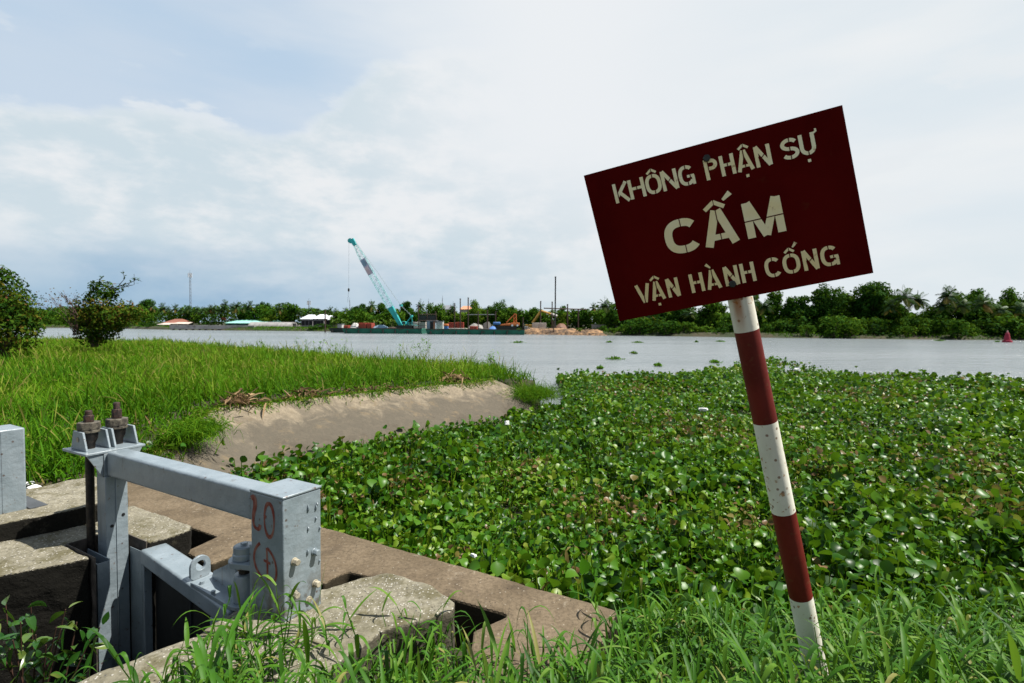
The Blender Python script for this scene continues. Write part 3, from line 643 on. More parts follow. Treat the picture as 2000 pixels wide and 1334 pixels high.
mb = MB(); mb.slab([SP(0, 0), SP(1, 0), SP(1, 1), SP(0, 1)], sn * .003); panel = obj("board", mb, SIGNRED, sign)
mb = MB(); mb.slab([SQ(.0, .0) + sn * .0032, SQ(.012, 0) + sn * .0032, SQ(.012, SHT) + sn * .0032, SQ(0, SHT) + sn * .0032], sn * .018); obj("folded_edge", mb, SIGNRED, panel); mb = MB(); mb.slab([SQ(SW - .012, 0) + sn * .0032, SQ(SW, 0) + sn * .0032, SQ(SW, SHT) + sn * .0032, SQ(SW - .012, SHT) + sn * .0032], sn * .018); obj("folded_edge", mb, SIGNRED, panel)
for u_, v_ in ((.495, .096), (.489, .899)):
    mb = MB(); c = SP(u_, v_) - sn * .0005; mb.tube([c, c - sn * .010], .0125, 6); obj("bolt", mb, plain('dull_bolt', (.035, .04, .038), .5, .3, 40, .3), sign, bevel=.002)
# stencilled letters: x, y in metres on the board, y down
lift = [.0006]
LET = MB()
def st(pts, w): lift[0] += .00002; ribbon(LET, pts, w, SQ, -sn * lift[0])
def gap(p, q, w=.0028): LET.cur = 1; ribbon(LET, [p, q], w, SQ, -sn * .0022); LET.cur = 0
def arcp(cx, cy, rx, ry, a0, a1, n=18): return [(cx + rx * math.cos(math.radians(q)), cy - ry * math.sin(math.radians(q))) for q in np.linspace(a0, a1, n)]
def superarc(cx, cy, rx, ry, a0, a1, n=22, e=2.5):
    r = []
    for q in np.linspace(a0, a1, n):
        c, s = math.cos(math.radians(q)), math.sin(math.radians(q)); r.append((cx + rx * math.copysign(abs(c) ** (2 / e), c), cy - ry * math.copysign(abs(s) ** (2 / e), s)))
    return r
def letter(ch, u0, u1, v0, v1, k):
    x0, x1, y0, y1 = u0 * SW, u1 * SW, v0 * SHT, v1 * SHT; w = k; h = y1 - y0; cx = (x0 + x1) / 2; cy = (y0 + y1) / 2
    if ch == 'K':
        st([(x0 + w / 2, y0), (x0 + w / 2, y1)], w); st([(x0 + w, cy + h * .16), (x1 - w * .35, y0)], w * .95); st([(x0 + w * 1.75, cy - h * .02), (x1 - w * .3, y1)], w); gap((x0 + w * 1.12, y0), (x0 + w * 1.12, y1))
    elif ch == 'H':
        st([(x0 + w / 2, y0), (x0 + w / 2, y1)], w); st([(x1 - w / 2, y0), (x1 - w / 2, y1)], w); st([(x0 + w, cy - .02 * h), (x1 - w, cy - .02 * h)], w * .85); gap((cx, cy - h * .15), (cx, cy + h * .12))
    elif ch == 'N':
        st([(x0 + w / 2, y0), (x0 + w / 2, y1)], w); st([(x1 - w / 2, y0), (x1 - w / 2, y1)], w); st([(x0 + w * .55, y0), (x1 - w * .55, y1)], w); gap((cx - w * .6, cy + h * .1), (cx + w * .7, cy - h * .1)); gap((x0 + w * .95, cy), (x0 + w * 1.2, y1), .0022)
    elif ch in 'OCG':
        a = (0, 360) if ch == 'O' else ((40, 322) if ch == 'C' else (42, 326))
        p = superarc(cx, cy, (x1 - x0) / 2 - w / 2, h / 2 - w / 2, a[0], a[1], 34)
        if ch == 'O': p[-1] = (p[-1][0], p[-1][1] - .0001)
        st(p, w)
        if ch == 'G':
            st([(cx + .02 * h, cy + h * .06), (x1 - w * .1, cy + h * .06)], w * .8); st([(x1 - w * .42, cy + h * .06), (x1 - w * .42, y1)], w * .8); gap((cx + w * 1.0, cy), (cx + w * 1.0, cy + h * .14))
        gap((cx, y0 - .002), (cx, y0 + w + .002)); gap((cx + w * .1, y1 - w - .002), (cx + w * .1, y1 + .002))
    elif ch == 'P':
        st([(x0 + w / 2, y0), (x0 + w / 2, y1)], w); r = h * .27; xm = x1 - r
        st([(x0 + w, y0 + w / 2), (xm, y0 + w / 2)] + arcp(xm, y0 + r, r - w / 2, r - w / 2, 85, -85, 12) + [(xm, y0 + 2 * r - w / 2), (x0 + w, y0 + 2 * r - w / 2)], w); gap((x0 + w * 1.1, y0), (x0 + w * 1.1, y0 + h * .62))
    elif ch == 'A':
        q = w * .55; st([(x0 + q, y1), (cx - w * .12, y0)], w); st([(x1 - q, y1), (cx + w * .12, y0)], w); st([(cx - (x1 - x0) * .22, y1 - h * .24), (cx + (x1 - x0) * .22, y1 - h * .24)], w * .75); gap((cx - w * .05, y0), (cx - w * .05, y0 + h * .38)); gap((cx, y1 - h * .36), (cx, y1 - h * .12))
    elif ch == 'V':
        q = w * .55; st([(x0 + q, y0), (cx - w * .12, y1)], w); st([(x1 - q, y0), (cx + w * .12, y1)], w); gap((cx, y1), (cx, y1 - h * .30))
    elif ch == 'M':
        w2 = w * .95; st([(x0 + w2 / 2, y0), (x0 + w2 / 2, y1)], w2); st([(x1 - w2 / 2, y0), (x1 - w2 / 2, y1)], w2); st([(x0 + w2 * .62, y0), (cx, y1)], w2 * .95); st([(x1 - w2 * .62, y0), (cx, y1)], w2 * .95); gap((x0 - .002, cy + .002), (x1 + .002, cy + .002), .0034)
    elif ch == 'S':
        rx = (x1 - x0) / 2 - w / 2; ry = h / 4 - w / 4
        st(arcp(cx, y0 + w / 2 + ry, rx, ry, 25, 262, 18) + arcp(cx, y1 - w / 2 - ry, rx, ry, 82, -155, 18), w); gap((cx + w * .1, y0 - .002), (cx + w * .1, y0 + w)); gap((cx, cy - w * .6), (cx, cy + w * .6)); gap((cx, y1 - w), (cx, y1 + .002))
    elif ch == 'U':
        x1 -= w * .35; cx = (x0 + x1) / 2; r = (x1 - x0) / 2 - w / 2
        st([(x0 + w / 2, y0), (x0 + w / 2, y1 - r - w / 2)] + arcp(cx, y1 - w / 2 - r, r, r, 185, 355, 14) + [(x1 - w / 2, y1 - r - w / 2), (x1 - w / 2, y0)], w); gap((cx, y1 - w - .001), (cx, y1 + .002))
        st([(x1 - w * .1, y0 + w * .3), (x1 + w * .55, y0 - w * .05), (x1 + w * .5, y0 - w * .75)], w * .5)
def circ(u, v, wd, ht, k):
    x, y = u * SW, v * SHT; st([(x - wd / 2, y + ht), (x + k * .1, y)], k); st([(x + wd / 2, y + ht), (x - k * .1, y)], k); gap((x, y - k), (x, y + k), .002)
def acute(u0, v0, u1, v1, k): st([(u0 * SW, v0 * SHT), (u1 * SW, v1 * SHT)], [k * .6, k * 1.25])
def dot(u, v, k): st([(u * SW - k / 2, v * SHT), (u * SW + k / 2, v * SHT)], k)
k1 = .0112
for ch, a, b in (('K', .106, .168), ('H', .170, .236), ('O', .240, .304), ('N', .306, .370), ('G', .375, .437), ('P', .479, .530), ('H', .539, .594), ('A', .598, .664), ('N', .670, .729), ('S', .766, .829), ('U', .832, .893)): letter(ch, a, b, .104, .229, k1)
circ(.273, .074, .030, .012, .0075); circ(.634, .072, .030, .012, .0075); dot(.632, .260, .009); dot(.857, .262, .009)
k2 = .0255
for ch, a, b in (('C', .267, .412), ('A', .416, .556), ('M', .585, .729)): letter(ch, a, b, .420, .641, k2)
circ(.483, .366, .062, .022, .0135); acute(.520, .368, .553, .332, .014)
for ch, a, b in (('V', .097, .162), ('A', .158, .219), ('N', .229, .280), ('H', .326, .381), ('A', .389, .450), ('N', .464, .520), ('H', .529, .584), ('C', .622, .684), ('O', .690, .754), ('N', .764, .820), ('G', .829, .893)): letter(ch, a, b, .784, .908, k1)
circ(.187, .749, .030, .012, .0075); dot(.186, .938, .009); acute(.418, .770, .402, .743, .008); circ(.722, .751, .028, .012, .0075); acute(.737, .748, .752, .722, .008)
lt = obj("lettering", LET, [STENCIL, SIGNRED], panel)
#VEG

# ================================================================== plants close by
def poly_sample(poly, n, rng, dens=None):
    poly = np.array(poly); lo_, hi_ = poly.min(0), poly.max(0); out = []; tot = 0
    while tot < n:
        p = rng.uniform(lo_, hi_, (n * 2, 2)); k = inpoly(p[:, 0], p[:, 1], [tuple(q) for q in poly])
        if dens is not None: k &= rng.random(len(p)) < dens(p[:, 0], p[:, 1])
        p = p[k]; out.append(p); tot += len(p)
    return np.concatenate(out)[:n]
def randdir(n, rng, el0, el1):
    az = rng.uniform(0, 2 * np.pi, n); el = np.radians(rng.uniform(el0, el1, n)); return np.stack([np.cos(az) * np.cos(el), np.sin(az) * np.cos(el), np.sin(el)], 1)

# -- floating water hyacinth
C1 = W(-1.30, 1.36, 0)[:2]; C2 = W(1.5, 1.34, 0)[:2]; C3 = W(3.2, 1.32, 0)[:2]
HY = [tuple(C3), (-3.85, 6.1), (-3.5, 6.9), (-2.85, 7.45), (-2.35, 7.75), (-1.75, 8.75), (-1.05, 9.75), (-.35, 10.5), (.35, 11.55), (.85, 12.1), (1.25, 13.0), (1.5, 15.0), (1.7, 20.6), (3.5, 20.3), (5.3, 20.2), (7.0, 21.2), (8.3, 22.4), (9.8, 23.6), (11.6, 24.2), (12.9, 22.4), (13.4, 20.6), (15.2, 19.8), (17.6, 19.0), (24, 17.5), (34, 17), (34, 3.0), (9, 2.6), (3, 2.9), (.75, 3.02), tuple(C1)]
def mat_h(x, y):
    d = pdist(x, y, HY)
    return .10 + .20 * fbm(x * .8, y * .8, 3) + .10 * fbm(x * 2.3 + 9, y * 2.3, 2) + .16 * np.exp(-(((x + 1.4) / .5) ** 2 + ((y - 8.0) / .5) ** 2)) + .35 * np.exp(-(((x - 11.2) / 1.6) ** 2 + ((y - 23.4) / .9) ** 2))
rng = np.random.default_rng(21)
hd = lambda x, y: np.clip((4.2 / np.hypot(x, y)) ** 1.15, .05, 1) * np.clip(1.35 - np.abs(x / (y + .5)) * .45, .15, 1)
nH = 88000
hd2 = lambda x, y: hd(x, y) * np.clip((fbm(x * 2.6 + 50, y * 2.6, 2) - .30) / .22, .10, 1)
P2 = poly_sample(HY, nH, rng, hd2); d0 = np.hypot(P2[:, 0], P2[:, 1])
sc = np.clip(.055 + .0025 * d0, 0, .108) * rng.uniform(.6, 1.35, nH)
clump = fbm(P2[:, 0] * 1.1 + 4, P2[:, 1] * 1.1, 3); big = clump > .60; sc = np.where(big, sc * 1.3, sc)
P3 = np.stack([P2[:, 0], P2[:, 1], mat_h(P2[:, 0], P2[:, 1]) + rng.normal(0, .075, nH) + np.where(big, .05, 0)], 1)
Dh = randdir(nH, rng, -25, 80); up_ = nrm(np.array([0, 0, 1.0]) + rng.normal(0, .62, (nH, 3)))
brown = fbm(P2[:, 0] * .5 + 30, P2[:, 1] * .5 + 3, 3)
rv = np.clip(rng.beta(2.0, 2.2, nH) * .86, 0, .88); rv = np.clip(rv + (fbm(P2[:, 0] * .9 + 17, P2[:, 1] * .9, 3) - .5) * .7, 0, .88)
pdead = np.where(brown > .60, .15, .018)
for px_, py_, rad_ in ((1195, 990, .50), (1350, 830, 1.1), (1880, 890, .8), (1940, 990, .7), (1600, 900, .5), (800, 945, .35), (1010, 905, .4), (1250, 760, 1.2), (1700, 770, 1.3), (1480, 1010, .3)):
    q_ = atz(px_, py_, .35); pdead = np.maximum(pdead, .62 * np.exp(-(np.hypot(P2[:, 0] - q_[0], (P2[:, 1] - q_[1]) * .8) / rad_) ** 2))
rv = np.where(rng.random(nH) < pdead, rng.uniform(.9, 1, nH), rv); sc = np.where(rv > .9, sc * .75, sc)
V1, F1, k1_ = strips(P3, Dh, sc * 1.12, sc * 1.06, [.10, .78, 1.0, .93, .62, .06], rng.uniform(.05, .7, nH), rng.uniform(.1, .6, (nH, 1, 1)), up_, rng.normal(0, .25, nH))
lst = [(V1, F1, np.repeat(rv, k1_))]
kk = np.where(d0 < 11)[0]; kk = kk[rng.random(len(kk)) < .7]                       # leaf stalks, near only
Pb = P3[kk] + np.stack([rng.normal(0, .05, len(kk)), rng.normal(0, .05, len(kk)), -P3[kk, 2] + .0], 1); Ds = nrm(P3[kk] - Pb); ls = np.linalg.norm(P3[kk] - Pb, axis=1)
V2, F2, k2_ = strips(Pb, Ds, ls, .012, [1.3, 1.0, .9, .8], 0.0, .5, np.array([[.3, -1, .1]])); lst.append((V2, F2, np.repeat(np.clip(rng.uniform(.55, .86, len(kk)), 0, 1), k2_)))
nu = 40000                                                                          # lower, older leaves and thin stalks between
P2 = poly_sample(HY, nu, rng, hd); Pu = np.stack([P2[:, 0], P2[:, 1], rng.uniform(.04, .24, nu)], 1)
V3, F3, k3_ = strips(Pu, randdir(nu, rng, 5, 75), rng.uniform(.08, .26, nu), rng.uniform(.008, .035, nu), [.5, 1, .8, .1], rng.uniform(.2, .8, nu), .2, None, rng.normal(0, .5, nu))
lst.append((V3, F3, np.repeat(np.where(rng.random(nu) < .12, rng.uniform(.9, .97, nu), rng.uniform(.1, .8, nu)), k3_)))
V, F, R_ = join(lst); kind(arr_mesh("water_hyacinth", V, F, R_, HYAC), 'stuff', "dense mat of glossy green water hyacinth filling the bay")
mb = MB(); mb.add([(p[0], p[1], .02) for p in HY[::-1]], [list(range(len(HY)))]); kind(obj("mat_of_roots", mb, plain('dark_root_mat', (.018, .022, .008), 1, .5, 5)), 'stuff', "dark root mat under the water hyacinth")

# single leaves standing out of the mat on long stalks at the apron
def hy_clump(name, at_, n, h, size, label, spread=.12, seed=1):
    r = np.random.default_rng(seed); e = empty(name, at_); tag(e, label, "plant", "hyacinth plants standing out of the mat")
    Pb = np.array(at_) + np.stack([r.normal(0, spread, n), r.normal(0, spread, n), np.zeros(n)], 1); D = nrm(np.stack([r.normal(0, .28, n), r.normal(0, .28, n), np.ones(n)], 1)); l = h * r.uniform(.55, 1.05, n)
    V, F, k = strips(Pb, D, l, .012, [1.3, 1, .8, .7], .15, .5, np.array([[.3, -1, .1]])); arr_mesh("stalks", V, F, np.full(len(V), .7), HYAC, e)
    tip = V.reshape(n, k, 3)[:, -2]; V, F, k = strips(tip, randdir(n, r, -20, 60), size * r.uniform(.8, 1.2, n), size * 1.02, [.10, .78, 1.0, .93, .62, .06], r.uniform(.1, .5, n), .3, nrm(np.array([0, 0, 1.0]) + r.normal(0, .5, (n, 3)))); arr_mesh("leaves", V, F, np.repeat(r.uniform(.05, .6, n), k), HYAC, e)
for (px, py, n, h, s_, lab) in ((612, 905, 6, .34, .10, "pair of tall hyacinth stalks with small leaves before the grey apron"), (650, 900, 7, .30, .13, "round dark hyacinth leaves on stalks, beside the tall pair before the apron"), (820, 868, 12, .40, .14, "large hyacinth plant at the corner where the apron meets the mat"), (480, 918, 16, .36, .13, "hyacinth clump in the mat behind the overhead beam"), (985, 812, 5, .34, .12, "small hyacinth stalk beside the white foam cup on the mat")):
    p = atz(px, py, .12); hy_clump("hyacinth_plant", p, n, h, s_, lab, .10 if n < 9 else .2, px)

# -- left bank grass
rng = np.random.default_rng(5)
gd = lambda x, y: np.clip((7.0 / np.hypot(x, y)) ** 1.5, .03, 1) * (np.abs(x) < y * 1.25 + 1.5)
GP = [(-3.95, 6.6), (-4.35, 7.3), (-4.52, 8.14), (-.36, 12.46), (.45, 12.1), (.9, 12.6), (.5, 14.9), (-.4, 16.2), (-3.4, 17.4), (-7.3, 21.5), (-21, 33.5), (-40, 40), (-50, 20), (-20, 2.5), (-7.4, 2.6), (-5.3, 4.25), (-4.4, 5.05), (-4.0, 5.6)]
def bank_grass(n, hmin, hmax, wd, rng, prof, dens, bend):
    P2 = poly_sample(GP, n, rng, dens); z = bank_h(P2[:, 0], P2[:, 1]) - .03
    hh = (hmin + (hmax - hmin) * rng.random(n)) * (.40 + 1.2 * fbm(P2[:, 0] * .9, P2[:, 1] * .9 + 5, 3))
    e = pdist(P2[:, 0], P2[:, 1], [(-3.95, 5.8), (-4.48, 8.09), (-.41, 12.36), (.7, 12.4)], False); hh *= .6 + .4 * sst(e, 0, .8)
    lean = fbm(P2[:, 0] * .9 + 11, P2[:, 1] * .9, 2) * 6.28
    D = nrm(np.stack([rng.normal(0, .30, n) + .12 * np.cos(lean), rng.normal(0, .30, n) + .12 * np.sin(lean), np.ones(n)], 1))
    V, F, k = strips(np.stack([P2[:, 0], P2[:, 1], z], 1), D, hh, wd * (1 + .035 * np.hypot(P2[:, 0], P2[:, 1])) * rng.uniform(.7, 1.3, n), prof, bend(n), .25, nrm(rng.normal(0, 1, (n, 3)) + [0, 0, .3]))
    r = np.clip(-.02 + .22 * sst(P2[:, 1], 8, 19) + .75 * fbm(P2[:, 0] * .55 + 2, P2[:, 1] * .55, 3) + rng.normal(0, .16, n), 0, .88); r = np.where(rng.random(n) < .035, rng.uniform(.88, 1, n), r)
    return V, F, np.repeat(r, k)
a1 = bank_grass(62000, .30, .62, .0125, rng, [.9, 1, .75, .08], gd, lambda n: rng.uniform(.15, .75, n))
a2 = bank_grass(16000, .45, .80, .009, rng, [.8, 1, .8, .08], gd, lambda n: rng.uniform(.3, .9, n))
a3 = bank_grass(2600, .55, .85, .0045, rng, [.7, .6, .5, 2.2, .2], gd, lambda n: rng.uniform(.1, .5, n)); a3 = (a3[0], a3[1], rng.uniform(.86, 1.0, len(a3[2])))
a4 = bank_grass(9000, .12, .34, .030, rng, [.4, 1, .8, .05], gd, lambda n: rng.uniform(.3, .9, n))
V, F, R_ = join([a1, a2, a3, a4]); kind(arr_mesh("bank_grass", V, F, R_, GRASSM), 'stuff', "tall bright green grass covering the left bank")

# ragged fringe of grass and straw hanging over the upper edge of the apron
nf = 5200; tt_ = rng.random(nf); onA = rng.random(nf) < .68; Pf = np.where(onA[:, None], T0 + (T1 - T0) * tt_[:, None], S1 + (T0 - S1) * tt_[:, None]); nn_ = np.where(onA[:, None], np.array([[.72, -.69, 0]]), np.array([[.97, .23, 0]]))
off_ = rng.normal(-.10, .12, nf) + .10 * (fbm(tt_ * 23, tt_ * 0 + onA, 3) - .5) * 2; Pf = Pf + nn_ * np.clip(off_, -.5, .22)[:, None]; Pf[:, 2] += -.02 - .5 * np.clip(off_, 0, 1)
Df = nrm(nn_ * rng.uniform(-.1, .7, (nf, 1)) + rng.normal(0, .4, (nf, 3)) * [1, 1, 0] + [0, 0, .8]); V, F, k = strips(Pf, Df, rng.uniform(.12, .36, nf), rng.uniform(.008, .016, nf), [.9, 1, .75, .08], rng.uniform(.5, 1.3, nf), .25, nrm(rng.normal(0, 1, (nf, 3))))
kind(arr_mesh("fringe_grass", V, F, np.repeat(np.where(rng.random(nf) < .22, rng.uniform(.88, 1, nf), np.clip(rng.normal(.4, .2, nf), 0, .85)), k), GRASSM), 'stuff', "ragged fringe of grass and straw over the upper edge of the apron")

# fine tufts hanging over the apron
def tuft(name, at_, n, h, sp, label, seed):
    r = np.random.default_rng(seed); P = np.array(at_) + np.stack([r.normal(0, sp, n), r.normal(0, sp, n), r.uniform(-.05, .1, n)], 1)
    D = nrm(np.stack([r.normal(0, .55, n), r.normal(-.15, .5, n), np.ones(n)], 1)); V, F, k = strips(P, D, h * r.uniform(.6, 1.15, n), .008, [.9, 1, .8, .5, .1], r.uniform(.3, 1.1, n), .2, nrm(r.normal(0, 1, (n, 3))))
    o = arr_mesh(name, V, F, np.repeat(np.clip(r.normal(.42, .2, n), 0, .9), k), GRASSM, None, at_); tag(o, label, "grass tuft", "grass tufts on the apron")
tuft("grass_tuft", atz(378, 850, .80), 1700, .36, .15, "dark green grass tuft hanging in the inner corner of the apron", 3)
tuft("grass_tuft", atz(1042, 775, .55), 1700, .66, .24, "bushy grass tuft at the far end of the apron, by the floating leaves", 4)
tuft("grass_tuft", atz(955, 725, .62), 900, .60, .28, "low grass tuft on the tip of the bank, above the end of the apron", 6)

# dried plants raked up along the top of the apron
def heap(at_, n, lx, h, label, seed):
    r = np.random.default_rng(seed); u = np.array([.69, .72, 0]); w_ = np.array([.72, -.69, 0])
    s = r.normal(0, lx / 2.4, n); q = r.normal(0, .16, n); P = np.array(at_) + u * s[:, None] + w_ * q[:, None]; P[:, 2] += h * np.exp(-(s / lx) ** 2 * 2) * r.random(n) - .03
    V, F, k = strips(P, randdir(n, r, -25, 45), r.uniform(.10, .32, n), r.uniform(.012, .05, n), [.5, 1, .7, .2], r.uniform(0, .8, n), .3, nrm(r.normal(0, 1, (n, 3))))
    o = arr_mesh("dried_plant_heap", V, F, np.repeat(r.random(n) ** 1.3, k), DRYM, None, at_); tag(o, label, "plant heap", "dried plant heaps along the apron")
heap(atz(467, 784, .95), 170, .34, .16, "largest brown heap of dried hyacinth, above the left end of the apron", 1)
heap(atz(595, 770, .95), 90, .4, .12, "brown heap of dried stalks on the apron edge, second from the left end", 2)
heap(atz(715, 758, .94), 140, 1.2, .08, "thin strip of dried stalks along the middle of the apron edge", 3)
heap(atz(880, 742, .94), 170, .38, .18, "brown heap of dried stalks near the right end of the apron", 4)
heap(atz(285, 852, .72), 200, .45, .20, "wilted plants in the grass behind the black bearing blocks", 5)
for px, py, sd, n_ in ((300, 880, 8, 14), (330, 905, 9, 12)):
    p = atz(px, py, .55); hy_clump("hyacinth_plant", p, n_, .30, .11, ["small green hyacinth plants behind the bearing blocks", "hyacinth leaves at the foot of the side slope, behind the beam"][sd - 8], .2, sd)

# tall weeds against the water
def weed(at_, h, n, label, seed, col=GRASSM, bushy=False):
    r = np.random.default_rng(seed); e = empty("tall_weed", at_); tag(e, label, "weed", "weeds on the edge of the bank")
    L_ = [];  S_ = []
    for i in range(n):
        b = np.array(at_) + [r.normal(0, .22), r.normal(0, .15), 0]; tip = b + [r.normal(0, .2) * h, r.normal(0, .1) * h, h * r.uniform(.75, 1.1)]; m = (b + tip) / 2 + [r.normal(0, .05), 0, 0]
        q = MB(); S_.append((b, m, tip)); k = 22 if bushy else 10
        tt = r.uniform(.35 if bushy else .2, 1, k); L_.append(b + (tip - b) * tt[:, None] + r.normal(0, .10 if bushy else .01, (k, 3)))
    mb = MB()
    for s in S_: mb.tube(s, [.008, .006, .003], 5)
    obj("stems", mb, TWIG if False else plain('weed_stem', (.07, .12, .02)), e)
    P = np.concatenate(L_); k_ = len(P); V, F, k = strips(P, randdir(k_, r, -15, 55), r.uniform(.09, .2, k_), r.uniform(.03, .055, k_), [.2, 1, .7, .05], r.uniform(.1, .6, k_), .25)
    arr_mesh("leaves", V, F, np.repeat(r.uniform(.2, .8, k_), k), col, e)
for (px, py, zg, h, n, lab, sd, bu) in ((828, 700, .85, .75, 4, "bushy pale weed standing against the river at the bank edge", 1, True), (515, 690, .9, .62, 3, "thin weed stalks on the skyline of the grass, below the mint roof", 2, False), (582, 690, .9, .78, 4, "tallest weed stalks on the skyline of the grass, left of the iron pile", 3, False), (625, 695, .9, .6, 3, "short weed stalks on the skyline of the grass, under the iron pile", 4, False), (668, 695, .9, .72, 3, "leafy weed on the skyline of the grass, before the end of the crane barge", 5, True), (780, 700, .85, .55, 2, "lone thin weed on the skyline of the grass, under the crane cab", 6, False), (960, 716, .6, .5, 5, "dark leafy weed on the tip of the bank", 7, True)):
    weed(atz(px, py, zg), h, n, lab, sd, GRASSM, bu)

# -- vine-covered bushes on the left
def blob_leaves(r, blobs, per, size, shell=.55):
    P = []; Nn = []
    for (c, rad) in blobs:
        n = int(per * rad ** 2); d = nrm(r.normal(size=(n, 3))); q = r.uniform(shell, 1.08, n)[:, None]
        P.append(np.array(c) + d * q * np.array([rad, rad, rad * .9])); Nn.append(nrm(d * .9 + r.normal(0, .55, (n, 3)) + [0, 0, .25]))
    P = np.concatenate(P); Nn = np.concatenate(Nn); return cards(P, Nn, size * r.uniform(.6, 1.3, len(P)), r) + (P,)
def bush(name, label, base, px_blobs, Y, per, size, seed, cat="bush", mat_=None, sprigs=()):
    r = np.random.default_rng(seed); e = empty(name, base); tag(e, label, cat)
    bl = [(aty(px, py, Y + dy), (1.14 if 'shrub' in name else .95) * rr * Y / FPX) for px, py, rr, dy in px_blobs]
    V, F, k, P = blob_leaves(r, bl, per, size)
    z = P * 1.0; rv = np.clip(.12 + .75 * fbm(P[:, 0] * 1.3 + P[:, 2] * .9, P[:, 1] * 1.3 + P[:, 2] * 1.7, 3) + r.normal(0, .15, len(P)), 0, 1)
    arr_mesh("foliage", V, F, np.repeat(rv, k), mat_ or VINEM, e, smooth=False)
    mb = MB(); b = np.array(base)
    for c, rr in bl[:9]:
        m = (b + c) / 2 + [r.normal(0, .12), r.normal(0, .1), .15]; mb.tube([b + [r.normal(0, .08), r.normal(0, .08), -.1], m, c], [.05, .035, .012], 6)
    st_ = obj("stems", mb, BARK, e)
    if len(sprigs):
        mb = MB(); lf = []
        for pts in sprigs:
            q = [aty(x, y, Y) for x, y in pts]; mb.tube(q, np.linspace(.018, .006, len(q)).tolist(), 5); q = np.array(q)
            for i in range(len(q) - 1):
                tt = r.random(4)[:, None]; lf.append(q[i] + (q[i + 1] - q[i]) * tt)
        obj("sprig", mb, BARK, e); lf = np.concatenate(lf); n = len(lf); V, F, k = strips(lf, randdir(n, r, -10, 70), .19, .06, [.2, 1, .8, .05], .2, .2); arr_mesh("sprig_leaves", V, F, np.repeat(r.uniform(.2, .6, n), k), VINEM, e)
    return e
bush("vine_covered_tree", "dark green vine-covered bush cut by the left edge of the view", aty(8, 690, 17.5), [(-40, 600, 75, 0), (15, 560, 34, .2), (10, 610, 60, -.3), (45, 620, 34, .1), (-10, 540, 28, 0), (28, 590, 34, -.4), (60, 640, 24, 0), (20, 650, 50, -.5), (-50, 660, 60, 0), (5, 532, 12, .2), (24, 536, 9, .2)], 17.5, 1500, .062, 31)
bush("vine_covered_shrub", "lopsided shrub smothered in yellowish and rusty vines, a leafy sprig on top", aty(185, 672, 20.5), [(185, 625, 34, 0), (205, 568, 19, 0), (178, 580, 12, .2), (220, 575, 13, .1), (165, 600, 20, 0), (195, 598, 22, -.2), (240, 612, 26, .1), (262, 612, 16, 0), (160, 625, 22, 0), (178, 650, 26, -.1), (205, 645, 24, 0), (215, 620, 26, -.2), (150, 610, 14, .2), (190, 560, 13, 0), (225, 640, 14, 0)], 20.5, 1600, .062, 32, "shrub", None,
     [[(212, 566), (230, 560), (243, 545), (240, 528)], [(230, 560), (255, 552), (268, 545), (277, 550)], [(225, 565), (245, 560), (262, 556), (262, 535)], [(222, 572), (238, 570), (242, 560)], [(196, 556), (195, 545), (203, 540)]])
tw = empty("bare_twig_shrub", aty(140, 660, 20)); tag(tw, "leafless brown twigs between the two vine-covered bushes", "shrub")
mb = MB(); r = np.random.default_rng(8)
for i in range(15):
    a = np.array([150 + r.normal(0, 4), 655]); b_ = np.array([r.uniform(72, 150), r.uniform(566, 605)]); m = (a + b_) / 2 + [r.uniform(-6, 14), r.uniform(-18, -2)]
    q = [aty(*a, 20), aty(*m, 20 + r.normal(0, .2)), aty(*b_, 20 + r.normal(0, .4))]; mb.tube(q, [.010, .006, .003], 4)
    for k in range(3):
        e_ = b_ + [r.uniform(-14, 14), r.uniform(-9, 12)]; mb.tube([aty(*(m * .4 + b_ * .6), 20), aty(*e_, 20)], [.006, .003], 4)
obj("twigs", mb, TWIG, tw)
n = 170; pp = np.array([aty(r.uniform(70, 160), r.normal(586, 9), 20 + r.normal(0, .3)) for _ in range(n)]); V, F, k = cards(pp, nrm(r.normal(size=(n, 3))), .035, r); arr_mesh("withered_leaves", V, F, np.repeat(r.uniform(.8, 1, n), k), VINEM, tw, smooth=False)

# -- foreground grass and weeds round the foot of the sign
def grass_plants(pts, rng, hr=(.24, .52), lf=(.19, .36), wr=(.010, .0185)):
    lst = []
    for x, y, z, hs in pts:
        h = rng.uniform(*hr) * hs; az = rng.uniform(0, 6.28); ln_ = rng.uniform(.05, .55); b = np.array([x, y, z - .02]); tip = b + np.array([math.cos(az) * ln_ * h, math.sin(az) * ln_ * h, h])
        nl = rng.integers(4, 8); tt = np.linspace(.18, 1, nl); Pn = b + (tip - b) * tt[:, None]; Pn[:, 2] -= .06 * ln_ * h * tt ** 2
        la_ = rng.uniform(0, 6.28) + np.arange(nl) * np.pi + rng.normal(0, .5, nl); el = np.radians(rng.uniform(18, 66, nl)); el[-1] = np.radians(rng.uniform(45, 82))
        D = np.stack([np.cos(la_) * np.cos(el), np.sin(la_) * np.cos(el), np.sin(el)], 1)
        L_ = rng.uniform(*lf, nl) * (.7 + .5 * hs); wd = rng.uniform(*wr, nl) * (.8 + .3 * hs); base = rng.uniform(.12, .8)
        V, F, k = strips(Pn, D, L_, wd, [.5, .85, 1, .95, .82, .62, .38, .16, .01], rng.uniform(.25, 1.2, nl), .28); rr = np.clip(base + rng.normal(0, .12, nl), 0, .9); rr = np.where(rng.random(nl) < .04, .97, rr)
        lst.append((V, F, np.repeat(rr, k)))
        V, F, k = strips(b[None], nrm(tip - b)[None], np.linalg.norm(tip - b), .0055, [1.2, 1, 1, .8, .6], .06 * ln_, .9, np.array([[.2, -1, .1]])); lst.append((V, F, np.repeat([max(.25, base)], k)))
    return lst
rng = np.random.default_rng(77); pts = []
